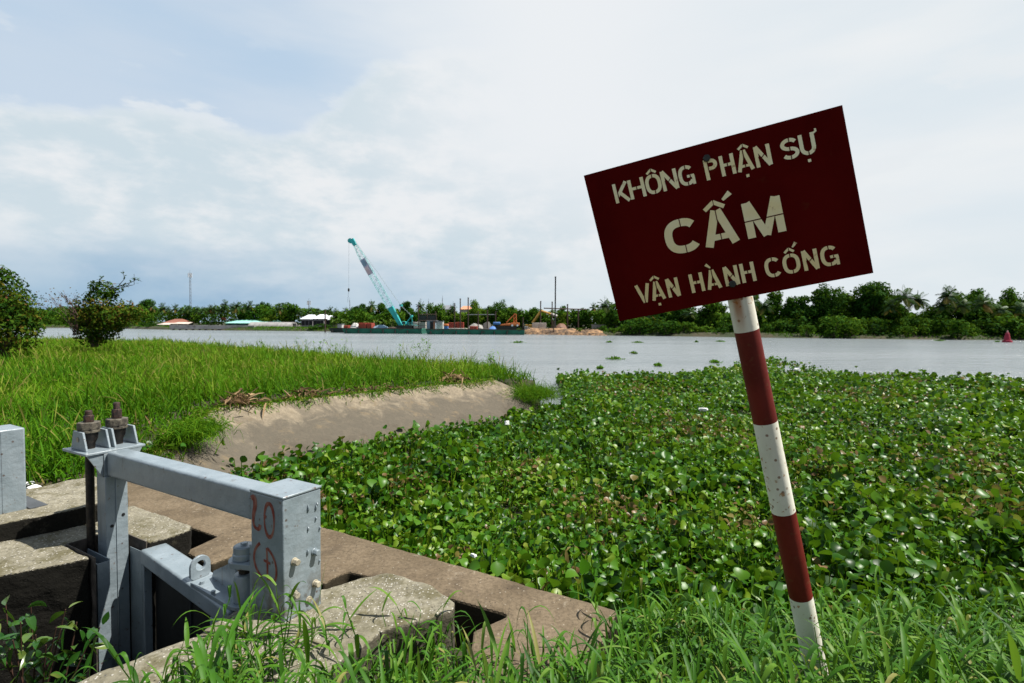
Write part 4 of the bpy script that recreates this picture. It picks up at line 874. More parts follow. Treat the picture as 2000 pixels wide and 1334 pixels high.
def onfore(n, x0, x1, y0, y1, hs):
    for _ in range(n):
        x, y = rng.uniform(x0, x1), rng.uniform(y0, y1); a, b = ((np.array([x, y]) - O[:2]) @ A[:2], (np.array([x, y]) - O[:2]) @ B[:2])
        if a > -.52 and b < .8: continue
        if a > -1.4 and b > .30 and y > 2.6: continue
        z = float(fore_h(np.array([x]), np.array([y]))[0])
        if z > -.05: pts.append((x, y, z, hs * rng.uniform(.7, 1.2)))
onfore(560, -1.1, .75, 1.35, 2.6, .68); onfore(120, -.2, .9, 2.3, 2.85, .5); onfore(760, .6, 2.2, 1.5, 3.05, .78); onfore(800, 2.0, 4.6, 1.6, 3.2, .95); onfore(34, -.05, .6, 2.15, 2.5, 1.0); onfore(120, 4.6, 7, 1.8, 3.2, 1.0)
for _ in range(70):
    a_, b_ = rng.uniform(-.85, -.53), rng.uniform(-.75, .5); p = W(a_, b_, 0); z = float(fore_h(np.array([p[0]]), np.array([p[1]]))[0]); pts.append((p[0], p[1], max(z, .25), rng.uniform(.6, .98)))
for _ in range(26):
    a_, b_ = rng.uniform(-.48, -.1), rng.uniform(-.8, -.25); p = W(a_, b_, .66); pts.append((p[0], p[1], .66, rng.uniform(.5, .85)))
for a_, b_, hs in ((.0, -.2, .5), (-.08, -.3, .6), (-.15, -.1, .8), (.0, -.4, .7), (-.2, -.35, .9), (-.32, -.2, .9), (-.35, -.02, .8), (-.42, .1, .8), (.27, -.8, .5), (.3, -1.0, .5), (-.1, -.6, .7), (-.3, -.55, .8), (-.4, -.4, .8)):
    p = W(a_, b_, .66); pts.append((p[0], p[1], .66, hs * .58))
V, F, R_ = join(grass_plants(pts, rng)); kind(arr_mesh("foreground_grass", V, F, R_, FGRASS), 'stuff', "tangle of broad grass blades along the bottom of the view")
# a few long arching blades lean across the gate
def long_grass(at_, dirs, label, seed):
    r = np.random.default_rng(seed); n = len(dirs); D = nrm(np.array([d[:3] for d in dirs], float)); V, F, k = strips(np.repeat(np.array(at_)[None], n, 0) + r.normal(0, .012, (n, 3)), D, np.array([d[3] for d in dirs]), np.array([d[4] for d in dirs]), [.5, .8, .95, 1, .95, .85, .65, .4, .18, .02], np.array([d[5] for d in dirs]), .25)
    o = arr_mesh("long_grass", V, F, np.repeat(r.uniform(.4, .85, n), k), FGRASS, None, at_); tag(o, label, "grass plant", "long grass leaning over the gate")
long_grass(W(.02, -.16, .66), [(-.9, .12, .62, .52, .022, .55), (-.75, .0, .40, .50, .016, .55), (-.8, -.1, .30, .42, .014, .5), (.75, .1, .38, .34, .024, .35), (.1, .05, 1, .36, .016, .1), (.3, .1, .9, .30, .02, .4)], "long grass plant whose blades arch left across the gate leaf", 1)
long_grass(W(-.20, .02, .66), [(.15, .05, 1, .44, .014, .05), (.55, .1, .8, .40, .020, .6), (-.5, 0, .8, .34, .018, .5), (.8, .1, .5, .36, .02, .6)], "upright grass plant in front of the lit face of the post", 2)

def broadweed(x, y, h, n, label, seed, zz_=None):
    r = np.random.default_rng(seed); z = float(fore_h(np.array([x]), np.array([y]))[0]) if zz_ is None else zz_; b = np.array([x, y, z - .02]); e = empty("broadleaf_weed", b); tag(e, label, "weed", "broad-leaved weeds in the foreground grass")
    tip = b + [r.normal(0, .05), r.normal(0, .05), h]; mb = MB(); mb.tube([b, (b + tip) / 2 + r.normal(0, .01, 3), tip], [.006, .005, .003], 6); obj("stem", mb, plain('weed_stalk', (.06, .10, .02)), e)
    tt = np.linspace(.25, 1, n); az = np.arange(n) * 2.4 + r.random(); el = np.radians(r.uniform(20, 60, n)); D = np.stack([np.cos(az) * np.cos(el), np.sin(az) * np.cos(el), np.sin(el)], 1)
    V, F, k = strips(b + (tip - b) * tt[:, None], D, r.uniform(.11, .17, n), r.uniform(.028, .042, n), [.12, .6, .95, 1, .85, .55, .22, .02], r.uniform(.15, .6, n), .25); arr_mesh("leaves", V, F, np.repeat(r.uniform(.15, .6, n), k), FGRASS, e)
for x, y, h, n, lab, sd in ((.16, 2.45, .26, 8, "broad-leaved weed growing over the corner of the brown deck", 1), (.42, 2.55, .30, 8, "tall broad-leaved weed at the end of the brown deck", 2), (.30, 2.2, .24, 7, "broad-leaved weed low in the grass, left of the sign pole", 3), (.62, 2.75, .34, 9, "broad-leaved weed rising before the floating leaves, left of the sign pole", 4), (-.18, 2.1, .22, 7, "dark broad-leaved weed under the concrete pier's rough end", 5), (-.30, 1.95, .20, 6, "broad-leaved weed at the bottom edge below the pier", 6), (.78, 2.4, .28, 7, "broad-leaved weed close beside the sign pole", 7), (1.75, 2.5, .3, 8, "broad-leaved weed in the grass right of the sign pole", 8)):
    broadweed(x, y, h, n, lab, sd)

# leafy shrub growing up in the dark chamber
r = np.random.default_rng(14); sb = np.array(W(1.30, -.62, -.35)); e = empty("glossy_leaf_shrub", sb); tag(e, "shrub with glossy pointed leaves growing out of the dark chamber, bottom left", "shrub")
mb = MB(); lf = []; ld = []
for tx, ty, Yd in ((10, 1170, 2.75), (40, 1215, 2.62), (70, 1240, 2.60), (110, 1225, 2.66), (128, 1190, 2.75), (150, 1215, 2.80), (195, 1225, 2.85), (90, 1260, 2.6), (25, 1250, 2.55), (175, 1250, 2.8), (60, 1180, 2.72), (-30, 1200, 2.6), (-60, 1250, 2.5)):
    tip = aty(tx, ty, Yd); m = sb * .45 + tip * .55 + [r.normal(0, .05), r.normal(0, .05), -.06]; mb.tube([sb, m, tip], [.007, .005, .003], 5); nl = r.integers(7, 11)
    for q in np.linspace(.45, 1, nl): lf.append(m + (tip - m) * q + r.normal(0, .012, 3)); d = r.normal(0, 1, 3); d[2] = d[2] * .7 - .05; ld.append(d)
obj("stems", mb, plain('reddish_twig', (.06, .03, .02)), e); lf = np.array(lf); ld = nrm(np.array(ld)); n = len(lf)
V, F, k = strips(lf, ld, r.uniform(.075, .115, n), r.uniform(.028, .042, n), [.15, .75, 1, .9, .55, .03], r.uniform(.1, .6, n), .35, nrm(r.normal(0, .6, (n, 3)) + [0, 0, 1])); arr_mesh("leaves", V, F, np.repeat(r.random(n) ** 1.5, k), SHRUBM, e)

# litter
FOAM = plain('white_foam', (.72, .72, .70), .7, .1, 20)
def litter(px, py, z, s, label, seed, flat=.5, grp="white foam litter"):
    r = np.random.default_rng(seed); p = atz(px, py, z); bm = bmesh.new(); bmesh.ops.create_icosphere(bm, subdivisions=2, radius=1)
    rot = Matrix.Rotation(r.uniform(0, 3), 3, 'Z') @ Matrix.Rotation(r.uniform(-.4, .4), 3, 'X')
    for v in bm.verts:
        c = Vector([math.copysign(abs(q) ** .45, q) for q in v.co]); c = Vector((c.x * s, c.y * s * .6, c.z * s * flat)) * (1 + .25 * mnoise.noise(v.co * 1.7 + Vector((seed, 0, 0)))); v.co = rot @ c
    me = bpy.data.meshes.new("foam_piece"); bm.to_mesh(me); bm.free(); me.materials.append(FOAM); o = bpy.data.objects.new("foam_piece", me); COL.objects.link(o); o.location = tuple(p); ORI[o.name] = p; tag(o, label, "litter", grp)
litter(66, 955, .66, .055, "white foam block lying in the grass behind the ledge", 1); litter(57, 944, .68, .035, "small white scrap beside the foam block behind the ledge", 2)
litter(990, 826, .42, .045, "white foam cup on the leaves by the apron", 3, .9); litter(1374, 800, .40, .09, "white scrap of foam in the middle of the floating leaves, left of the pole", 4, .4)
litter(925, 1085, .42, .025, "tiny white scrap among the leaves near the deck edge", 5); litter(1555, 722, .42, .14, "pale scrap at the river edge of the leaves, right of the pole", 6, .3)
#FAR

# ================================================================== the far side
def far_mat(name, c, **k): return plain(name, c, k.get('rough', .7), k.get('var', .18), k.get('scale', .7), 0, k.get('dirt'))
TEAL = far_mat('teal_crane_paint', (.03, .36, .36)); HULLG = far_mat('green_hull_paint', (.012, .13, .085), dirt=(.04, .035, .025)); HULLD = far_mat('dark_hull_paint', (.012, .035, .028), dirt=(.03, .02, .015))
REDC = far_mat('red_container_paint', (.33, .05, .03), dirt=(.14, .05, .035)); ORNG = far_mat('orange_machine_paint', (.52, .15, .045)); RUSTF = far_mat('rusty_pile', (.05, .028, .02)); TRACK = far_mat('black_track', (.018, .017, .016)); TARP = far_mat('pale_tarp', (.48, .46, .44)); BLUET = far_mat('blue_tarp', (.07, .17, .42)); CONCF = far_mat('far_concrete', (.40, .37, .33)); CONCG = far_mat('far_grey_concrete', (.27, .26, .25), dirt=(.16, .15, .14)); WHT = far_mat('white_sheet_roof', (.62, .64, .68)); MINT = far_mat('mint_sheet_roof', (.27, .58, .49)); DKTEAL = far_mat('dark_teal_wall', (.03, .12, .12)); TILE = far_mat('brown_tile_roof', (.22, .085, .055)); REDT = far_mat('red_tile_roof', (.42, .10, .06)); ORT = far_mat('orange_tile_roof', (.50, .22, .12)); CREAM = far_mat('cream_wall', (.48, .44, .38)); DARK = far_mat('dark_opening', (.012, .012, .014)); GREYM = far_mat('galvanised_steel', (.16, .17, .19)); YEL = far_mat('yellow_boom_paint', (.42, .24, .04)); BUOY = far_mat('red_buoy_paint', (.26, .012, .035)); BLACKP = far_mat('black_pile_paint', (.018, .02, .022)); STONE = far_mat('grey_rubble', (.24, .23, .21), dirt=(.07, .06, .05)); DIRT = far_mat('brown_dirt', (.15, .075, .045)); TANB = far_mat('blue_grey_wall', (.20, .27, .33))
def m_(Y): return Y / FPX                                  # metres per photo pixel at depth Y
def pbox(mb, x0, y0, x1, y1, Y, dep):                       # a box whose front covers a pixel rectangle at depth Y
    a = aty(x0, y1, Y); b = aty(x1, y0, Y); mb.box(a[0], b[0], Y, Y + dep, a[2], b[2])
def single(name, label, cat, mb, mat_, grp=None, **k):
    v = np.array(mb.v); c = np.array([v[:, 0].mean(), v[:, 1].mean(), v[:, 2].min()]); o = obj(name, mb, mat_, None, c, **k); tag(o, label, cat, grp); return o
def pbeam(mb, p, q, r, Y, n=6): mb.tube([aty(*p, Y), aty(*q, Y)], r, n)

# ---- barges
def hull(name, label, x0, x1, y0, y1, Y, dep, mat_, rake=5, extra=None, grp="green work barges"):
    m = m_(Y); a = aty(x0, y1, Y); b = aty(x1, y0, Y); zt = b[2]; z0 = -.25; mb = MB(); rk = rake * m
    mb.hexa([(a[0] + rk, Y + .3, z0), (b[0] - rk * .3, Y + .3, z0), (b[0] - rk * .3, Y + dep - .3, z0), (a[0] + rk, Y + dep - .3, z0), (a[0], Y, zt), (b[0], Y, zt), (b[0], Y + dep, zt), (a[0], Y + dep, zt)])
    e = empty(name, ((a[0] + b[0]) / 2, Y + dep / 2, 0)); tag(e, label, "barge", grp); obj("hull", mb, mat_, e, bevel=.06)
    mb = MB(); mb.box(a[0] + .02, b[0] - .02, Y - .05, Y + .1, zt + .004, zt + .13); obj("rub_rail", mb, RUSTF, e)
    mb = MB()
    for i in range(int((b[0] - a[0]) / 2.5)):
        x = a[0] + 1 + i * 2.5; mb.tube([(x, Y - .12, zt - .28), (x, Y - .12, zt - .85)], .13, 8)
    obj("fender_row", mb, TRACK, e); return zt
YB = 107.0
zt1 = hull("work_barge", "long green barge carrying the teal crane", 667, 824, 642.3, 651, 110, 8, HULLG, 6)
hull("work_barge", "short dark green hull behind the left end of the crane barge", 641, 690, 641.5, 650, 119.5, 5, HULLD, 7)
zt2 = hull("work_barge", "green barge with dark right half, carrying the orange machine and the blue cabin", 831, 1025, 644.5, 654, 105.5, 9, HULLG, 4)
def crate(name, label, cat, x0, y0, x1, Y, dep, mat_, zt, grp=None, lid=None, ribs=0):
    a = aty(x0, y0, Y); b = aty(x1, y0, Y); e = empty(name, ((a[0] + b[0]) / 2, Y + dep / 2, zt)); tag(e, label, cat, grp)
    mb = MB(); mb.box(a[0], b[0], Y, Y + dep, zt + .005, a[2]); obj("body", mb, mat_, e, bevel=.04)
    if ribs:
        mb = MB()
        for i in range(ribs): x = a[0] + (i + .5) * (b[0] - a[0]) / ribs; mb.box(x - .05, x + .05, Y - .05, Y - .004, zt + .06, a[2] - .04)
        obj("ribs", mb, mat_, e)
    if lid: mb = MB(); mb.box(a[0] - .06, b[0] + .06, Y - .06, Y + dep + .06, a[2] + .004, a[2] + .12); obj("lid", mb, lid, e)
    return e
crate("red_container", "larger red container on the crane barge", "container", 700, 630.5, 715, 111.5, 2.4, REDC, zt1, "red containers on the barges", None, 6)
crate("red_container", "red container butted to the right of the larger one on the crane barge", "container", 715.8, 630.8, 726, 111.5, 2.4, REDC, zt1, "red containers on the barges", None, 4)
crate("red_crate", "small red crate near the left end of the crane barge", "crate", 671, 635.5, 680, 112, 1.8, REDC, zt1, None, None, 2)
crate("white_tank", "small white box tank at the far left end of the crane barge", "tank", 659, 633.5, 668, 120.5, 1.6, TARP, .62, None, GREYM)
def tarp(name, label, cat, x0, x1, y0, Y, dep, mat_, zt, seed):
    a = aty(x0, y0, Y); b = aty(x1, y0, Y); w = b[0] - a[0]; h = a[2] - zt; n = 16; xs = np.linspace(0, 1, n); us = np.linspace(0, 1, 8); vs = []; fs = []
    for j, u in enumerate(us):
        for i, x in enumerate(xs):
            e_ = (math.sin(math.pi * min(1, max(0, x))) ** .45) * (math.sin(math.pi * u) ** .5); q = mnoise.noise(Vector((x * 4 + seed, u * 3, 0))) * .25
            vs.append((a[0] + x * w, Y + u * dep, zt + .006 + max(0, h * e_ * (.85 + q))))
    for j in range(7):
        for i in range(n - 1): k = j * n + i; fs.append((k, k + 1, k + n + 1, k + n))
    mb = MB(); mb.add(vs, fs); return single(name, label, cat, mb, mat_, None, smooth=True)
tarp("tarp_bundle", "pale tarpaulin bundle left of the red containers", "tarpaulin", 682, 700, 628.5, 112, 2.5, TARP, zt1, 1)
tarp("blue_tarp_heap", "grey-blue sheeting right of the red containers on the crane barge", "tarpaulin", 727, 756, 633.5, 112, 2.2, far_mat('grey_blue_sheet', (.20, .30, .38)), zt1, 2)
tarp("scrap_heap", "dark heap of gear left of the crane tracks", "scrap heap", 755, 774, 637.5, 111.5, 2.2, RUSTF, zt1, 3)
# ---- the crane
cr = empty("crawler_crane", aty(788, 645, 112)); tag(cr, "teal crawler crane with long raised lattice boom on the barge", "crane")
Yc = 112.5; m = m_(Yc)
def cp(px, py, dy=0): p = aty(px, py, Yc); return p + np.array([0, dy, 0])
zb = zt1 + .01
for dy in (-1.1, 1.1):
    mb = MB(); q = []
    c0_ = cp(779, 645); c1_ = cp(803, 645); r0 = .33
    for i in range(9): t_ = math.pi / 2 + math.pi * i / 8; q.append((c0_[0] + r0 * math.cos(t_), zb + r0 + r0 * math.sin(t_)))
    for i in range(9): t_ = -math.pi / 2 + math.pi * i / 8; q.append((c1_[0] + r0 * math.cos(t_), zb + r0 + r0 * math.sin(t_)))
    mb.slab([(x, Yc + dy - .3, z) for x, z in q], (0, .6, 0)); obj("track", mb, TRACK, cr)
zs = zb + .75
mb = MB(); a = cp(785, 634.5); b = cp(812, 634.5); mb.box(a[0], b[0], Yc - 1.2, Yc + 1.2, zs, a[2]); mb.box(b[0] + .01, b[0] + .45, Yc - 1.25, Yc + 1.25, zs - .1, a[2] - .1); obj("machine_house", mb, TEAL, cr, bevel=.06)
mb = MB(); a = cp(787, 633); b = cp(795, 626); mb.box(a[0], b[0], Yc - 1.35, Yc - .5, a[2] - .05, b[2] - .2); cb = obj("cab", mb, TEAL, cr, bevel=.05); mb = MB(); mb.box(a[0] + .12, b[0] - .1, Yc - 1.37, Yc - 1.352, a[2] + .1, b[2] - .3); obj("cab_window", mb, DARK, cb)
mb = MB()
for i in range(3): x = cp(790 + i * 7, 640); mb.box(x[0], x[0] + .5, Yc - 1.215, Yc - 1.203, zs + .15, zs + .65)
obj("door_panel", mb, far_mat('dark_teal_panel', (.015, .20, .21)), cr)
mb = MB()
for dy in (-.7, .7):
    pbeam(mb, (791, 634), (804, 617), .09, Yc + dy); pbeam(mb, (806, 634), (804, 617), .07, Yc + dy)
mb.tube([cp(804, 617.5, -.75), cp(804, 617.5, .75)], .2, 10); obj("gantry", mb, TEAL, cr)
foot = np.array([785.5, 640.0]); tip_ = np.array([689.0, 471.0]); ax2 = (tip_ - foot) / np.linalg.norm(tip_ - foot); nx2 = np.array([-ax2[1], ax2[0]]); BL = np.linalg.norm(tip_ - foot)
def bp(s, w, dy): q = foot + ax2 * s * BL + nx2 * w; return cp(q[0], q[1], dy)
mb = MB()
def sec(s, w, d): return [bp(s, -w, -d), bp(s, w, -d), bp(s, w, d), bp(s, -w, d)]
for (s0, w0, d0_, s1, w1, d1_) in ((0, 2.2, .35, .02, 3.0, .45), (.02, 3.0, .45, .235, 5.2, .62)):
    p, q = sec(s0, w0, d0_), sec(s1, w1, d1_); mb.hexa(p + q)
obj("boom_foot", mb, TEAL, cr)
mb = MB(); s0, s1 = .236, .955; nb = 19
def ww(s): return (5.2 if s < .82 else 5.2 - 2.8 * (s - .82) / .135), (.62 if s < .82 else .62 - .3 * (s - .82) / .135)
PALET = far_mat('pale_teal_lattice', (.22, .52, .50))  # teal paint paled in colour to stand for distance haze
for i in range(nb):
    a_, b_ = s0 + (s1 - s0) * i / nb, s0 + (s1 - s0) * (i + 1) / nb; (wa, da), (wb, db) = ww(a_), ww(b_); pa, pb = sec(a_, wa, da), sec(b_, wb, db)
    for k in range(4):
        mb.tube([pa[k], pb[k]], .042, 5); j = (k + 1) % 4; mb.tube([pa[k], pb[j]] if i % 2 else [pa[j], pb[k]], .022, 4)
        mb.tube([pa[k], pa[j]], .018, 4)
obj("lattice_boom", mb, PALET, cr)
mb = MB(); p, q = sec(.955, 3.2, .4), sec(1.02, 4.2, .45); mb.hexa(p + q); hd_ = obj("boom_head", mb, TEAL, cr); mb = MB()
for dy in (-.2, .2): mb.tube([bp(1.015, -3.8, dy - .06), bp(1.015, -3.8, dy + .06)], .5, 16)
obj("sheave", mb, TEAL, hd_)
mb = MB(); pts4 = [bp(.615, -5.8, -.70), bp(.79, -5.6, -.70), bp(.79, 5.0, -.70), bp(.615, 5.2, -.70)]; mb.slab(pts4, (0, .03, 0)); bn = obj("boom_banner", mb, far_mat('faded_purple_banner', (.36, .36, .45)), cr)
mb = MB(); mb.slab([bp(.625, -5.5, -.72), bp(.70, -5.5, -.72), bp(.70, 1.5, -.72), bp(.625, 1.5, -.72)], (0, .012, 0)); obj("banner_patch", mb, far_mat('pale_pink_patch', (.5, .40, .42)), bn)
mb = MB(); mb.slab([bp(.715, -5.0, -.72), bp(.78, -5.0, -.72), bp(.78, 3, -.72), bp(.715, 3, -.72)], (0, .012, 0)); obj("banner_patch", mb, far_mat('grey_blue_patch', (.16, .25, .33)), bn)
CAB = far_mat('thin_cable', (.22, .27, .29))
for dy in (-.35, .35):
    mb = MB(); mb.tube([bp(1.0, 3.8, dy), cp(783, 596.5, dy)], .022, 4); mb.tube([cp(783, 596.5, dy), cp(804, 617, dy)], .02, 4); obj("pendant_cable", mb, CAB, cr)
mb = MB(); p = cp(783, 596.5); mb.box(p[0] - .25, p[0] + .25, Yc - .5, Yc + .5, p[2] - .2, p[2] + .2); obj("equaliser_block", mb, TEAL, cr)
h0 = bp(1.015, -7.0, 0); hk = cp(684, 567); mb = MB(); mb.tube([h0, (h0[0] - .1, h0[1], hk[2])], .02, 4); obj("hoist_cable", mb, CAB, cr)
mb = MB(); hx = h0[0] - .1; mb.lathe((hx, Yc, hk[2]), [(.05, .45), (.2, .3), (.2, -.1), (.05, -.3)], 8); mb.tube([(hx, Yc, hk[2] - .3), (hx - .25, Yc, hk[2] - 2.6)], .025, 4); obj("hook_block", mb, TRACK, cr)
# ---- gear on the second barge
cab = empty("deck_cabin", aty(848, 645, 108)); tag(cab, "small blue-grey cabin with a dark doorway on the right-hand barge", "cabin")
mb = MB(); a = aty(834, 644, 107.5); b = aty(850, 627.5, 107.5); mb.box(a[0], b[0], 107.5, 110, zt2 + .005, b[2]); w_ = obj("wall", mb, TANB, cab); mb = MB(); a = aty(840, 643.5, 107.5); b = aty(846, 628.5, 107.5); mb.box(a[0], b[0], 107.44, 107.49, zt2 + .02, b[2]); obj("doorway", mb, DARK, w_)
mb = MB(); a = aty(846.3, 643.5, 107.5); b = aty(850, 627.5, 107.5); mb.box(a[0], b[0] + .03, 107.42, 107.48, zt2 + .02, b[2] - .02); obj("brick_pier", mb, far_mat('brick_red', (.30, .12, .07)), w_)
mb = MB(); a = aty(833, 627, 107.5); b = aty(866, 627, 107.5); mb.box(a[0], b[0] - 1.4, 107.2, 110.3, a[2] + .004, a[2] + .12); obj("roof", mb, GREYM, cab)
crate("white_panel_hut", "pale panel hut right of the blue-grey cabin on the barge", "hut", 851.5, 628, 865, 109, 1.5, TARP, zt2, None, GREYM)
gn = empty("orange_generator", aty(870, 644, 107)); tag(gn, "small orange and blue machine beside the pale hut on the barge", "machine"); mb = MB(); a = aty(866, 632.5, 107); b = aty(875, 637, 107); mb.box(a[0], b[0], 107, 108.2, b[2], a[2]); obj("hood", mb, ORNG, gn, bevel=.1); mb = MB(); mb.box(a[0] + .1, b[0] - .05, 107.05, 108.1, zt2 + .005, b[2] - .004); obj("base", mb, BLUET, gn)
crate("red_crate", "dark red crate left of the orange machine on the right-hand barge", "crate", 917, 637, 932, 107, 1.6, REDC, zt2, None, None, 3)
tarp("pipe_heap", "low dark heap of pipes between the red crate and the blue tarpaulin", "pipe heap", 937, 956, 641, 107, 1.8, TRACK, zt2, 5)
tarp("blue_tarp_heap", "bright blue tarpaulin in front of the orange machine", "tarpaulin", 955, 969, 636, 107, 1.8, BLUET, zt2, 6)
crate("plank_stack", "pale stack of planks between the cabin and the dark red crate", "planks", 872, 641, 912, 107.5, 1.4, CONCF, zt2)
om = empty("orange_crawler_machine", aty(992, 646, 108)); tag(om, "orange crawler machine with short raised gantry on the right-hand barge", "crawler machine"); Yo = 107.8
for dy in (-.9, .9):
    mb = MB(); c0_ = aty(973, 645, Yo); c1_ = aty(1006, 645, Yo); q = []
    for i in range(9): t_ = math.pi / 2 + math.pi * i / 8; q.append((c0_[0] + .36 * math.cos(t_), zt2 + .37 + .36 * math.sin(t_)))
    for i in range(9): t_ = -math.pi / 2 + math.pi * i / 8; q.append((c1_[0] + .36 * math.cos(t_), zt2 + .37 + .36 * math.sin(t_)))
    mb.slab([(x, Yo + dy - .3, z) for x, z in q], (0, .6, 0)); obj("track", mb, TRACK, om)
mb = MB(); a = aty(976, 638.5, Yo); b = aty(1014.5, 632, Yo); c_ = aty(998, 630.5, Yo)
mb.box(c_[0], b[0], Yo - 1.2, Yo + 1.2, zt2 + .85, c_[2]); mb.hexa([(a[0], Yo - 1.1, zt2 + .85), (c_[0] - .01, Yo - 1.1, zt2 + .85), (c_[0] - .01, Yo + 1.1, zt2 + .85), (a[0], Yo + 1.1, zt2 + .85), (a[0] + .5, Yo - 1.1, c_[2] - .3), (c_[0] - .01, Yo - 1.1, c_[2] - .05), (c_[0] - .01, Yo + 1.1, c_[2] - .05), (a[0] + .5, Yo + 1.1, c_[2] - .3)]); bd = obj("body", mb, ORNG, om, bevel=.06)
for px in (1000.5, 1010.5):
    p = aty(px, 635.5, Yo); mb = MB(); mb.tube([(p[0], Yo - 1.205, p[2]), (p[0], Yo - 1.225, p[2])], .2, 14); obj("round_sign", mb, WHT, bd)
mb = MB()
for dy in (-.5, .5):
    pbeam(mb, (1003.5, 630), (1004, 613), .09, Yo + dy); pbeam(mb, (1008.5, 630), (1008, 613), .09, Yo + dy); pbeam(mb, (1004, 615), (989, 630), .10, Yo + dy)
pbeam(mb, (1003.6, 624), (1008.4, 618), .06, Yo); mb.box(*(lambda a, b: (a[0], b[0], Yo - .6, Yo + .6, b[2], a[2]))(aty(1003.5, 612.5, Yo), aty(1008.5, 614.5, Yo))); pbeam(mb, (1003.6, 630), (1008.4, 624), .06, Yo); obj("gantry", mb, ORNG, om)
bl_ = empty("blue_machine", aty(970, 642, 112)); tag(bl_, "bright blue machine hood half hidden behind the orange crawler", "machine"); mb = MB(); a = aty(963, 629, 110.5); b = aty(977, 634, 110.5); mb.box(a[0], b[0], 110.5, 112, b[2], a[2]); obj("hood", mb, BLUET, bl_, bevel=.12); mb = MB(); mb.box(a[0] + .1, b[0] - .3, 110.6, 111.9, zt2 + .005, b[2] - .004); obj("frame", mb, TRACK, bl_)

# ---- piles and frames
def pile(px, y0, y1, Y, w, label, mat_=RUSTF, name="steel_pile", grp="steel piles of the works"):
    p = aty(px, y0, Y); q = aty(px, y1, Y); mb = MB(); r_ = w * m_(Y) / 2; z0 = min(q[2], .9)
    mb.tube([(p[0], Y, z0 - 1.2), (p[0], Y, p[2] - .25), (p[0], Y, p[2] - .249), (p[0], Y, p[2])], [r_, r_, r_ * 1.18, r_ * 1.18], 10); e = empty(name, (p[0], Y, z0)); tag(e, label, "pile", grp); obj("shaft", mb, mat_, e); return e
pile(1085, 540, 643, 115, 2.6, "tallest pile, thin and black, standing alone above the works", BLACKP)
pile(635, 606, 651, 120, 2.6, "rusty pile standing in the water left of the crane barge")
pile(914.5, 581, 640, 117, 2.3, "taller of the two dark piles before the orange roof"); pile(899, 583, 638, 117, 2.2, "shorter of the two dark piles before the orange roof, on its left"); pile(888, 592, 638, 119, 2.0, "rusty pile left of the pair before the orange roof")
pile(934, 608, 640, 119, 2.2, "stubby brown pile right of the pair before the orange roof"); pile(952, 606, 640, 119, 2.8, "stubby brown pile midway between the pair and the orange machine"); pile(968, 608, 640, 119, 2.2, "stubby pile behind the blue machine"); pile(1021.5, 620, 646, 113, 2.4, "short dark pile just right of the orange machine"); pile(850.5, 608, 640, 119, 2.2, "brown pile behind the blue-grey cabin"); pile(834, 609, 640, 119, 1.8, "thin pile at the left wall of the blue-grey cabin"); pile(817, 596, 640, 121, 1.6, "thin pale pile right of the teal crane's gantry")
pile(1056, 588, 643, 116, 2.3, "rusty pile left of the tallest black pile, with the yellow boom behind"); pile(1078.5, 589, 643, 116, 2.2, "dark pile close on the left of the tallest black pile"); pile(1081.5, 627, 656, 108, 2.2, "short pile in the water in front of the tallest black pile"); pile(1108.5, 594, 643, 117, 2.6, "rusty pile right of the tallest black pile"); pile(1129.5, 604, 643, 117, 2.8, "brown pile at the end of the cross beam")
mb = MB(); pbeam(mb, (1062, 602), (1146, 604.5), .14, 118); single("cross_beam", "long rusty cross beam over the piles right of the works", "beam", mb, RUSTF)
mb = MB(); pbeam(mb, (912, 614.5), (968, 614.5), .08, 120); single("cross_beam", "thin grey cross beam over the stubby piles", "beam", mb, GREYM)
fr = empty("scaffold", aty(835, 640, 118)); tag(fr, "dark steel frame with bars behind the blue-grey cabin", "frame"); mb = MB()
for y in (614, 626): pbeam(mb, (816, y), (853, y), .10, 118)
for x in (817, 834, 852): pbeam(mb, (x, 612), (x, 640), .10, 118.2)
obj("bars", mb, RUSTF, fr); mb = MB(); a = aty(818, 625, 118.5); b = aty(852, 616, 118.5); mb.box(a[0], b[0], 118.5, 118.56, a[2], b[2]); obj("mesh_panel", mb, far_mat('dark_net', (.03, .035, .035)), fr)
for i, (x0, x1, y0, y1, lab) in enumerate(((803, 816, 629, 636, "upper left white concrete block right of the crane"), (817, 831, 629, 636, "upper right white concrete block right of the crane"), (803, 816, 636.6, 644, "lower left white concrete block right of the crane"), (817, 831, 636.6, 644, "lower right white concrete block right of the crane"), (1040, 1052, 630.5, 643, "white concrete block under the yellow boom, left one"), (1052.6, 1067, 630.5, 643, "white concrete block under the yellow boom, right one"))):
    mb = MB(); pbox(mb, x0, y0, x1, y1, 119 if i < 4 else 114, 2.5); single("concrete_block", lab, "concrete block", mb, CONCF, "white concrete blocks", bevel=.05)
for i, (x0, x1, y0, lab) in enumerate(((1024, 1031, 637, "low grey concrete pillar at the right end of the barge, left one"), (1032, 1036, 640, "low grey concrete pillar at the right end of the barge, right one"))):
    mb = MB(); pbox(mb, x0, y0, x1, 652, 112, 1.5); single("concrete_pillar", lab, "pillar", mb, CONCG, None, bevel=.05)
tarp("rubble_heap", "long grey rubble heap behind the dark red crate", "rubble heap", 913, 944, 629.5, 120, 4, STONE, .9, 11); tarp("rubble_heap", "dark scrap heap right of the long grey rubble", "rubble heap", 941, 960, 625, 121, 4, far_mat('dark_scrap', (.06, .055, .05)), .9, 12); tarp("dirt_pile", "reddish brown dirt pile right of the tallest black pile", "dirt pile", 1085, 1109, 630, 118, 4, DIRT, .95, 13)
for x0, x1, y0, lab in ((875, 890, 630, "dark red steel form left of the two tall piles"), (891, 905, 629, "bright red steel form behind the two tall piles"), ):
    crate("steel_form", lab, "steel form", x0, y0, x1, 120, 1.5, REDC, .95, "red steel forms", None, 3)
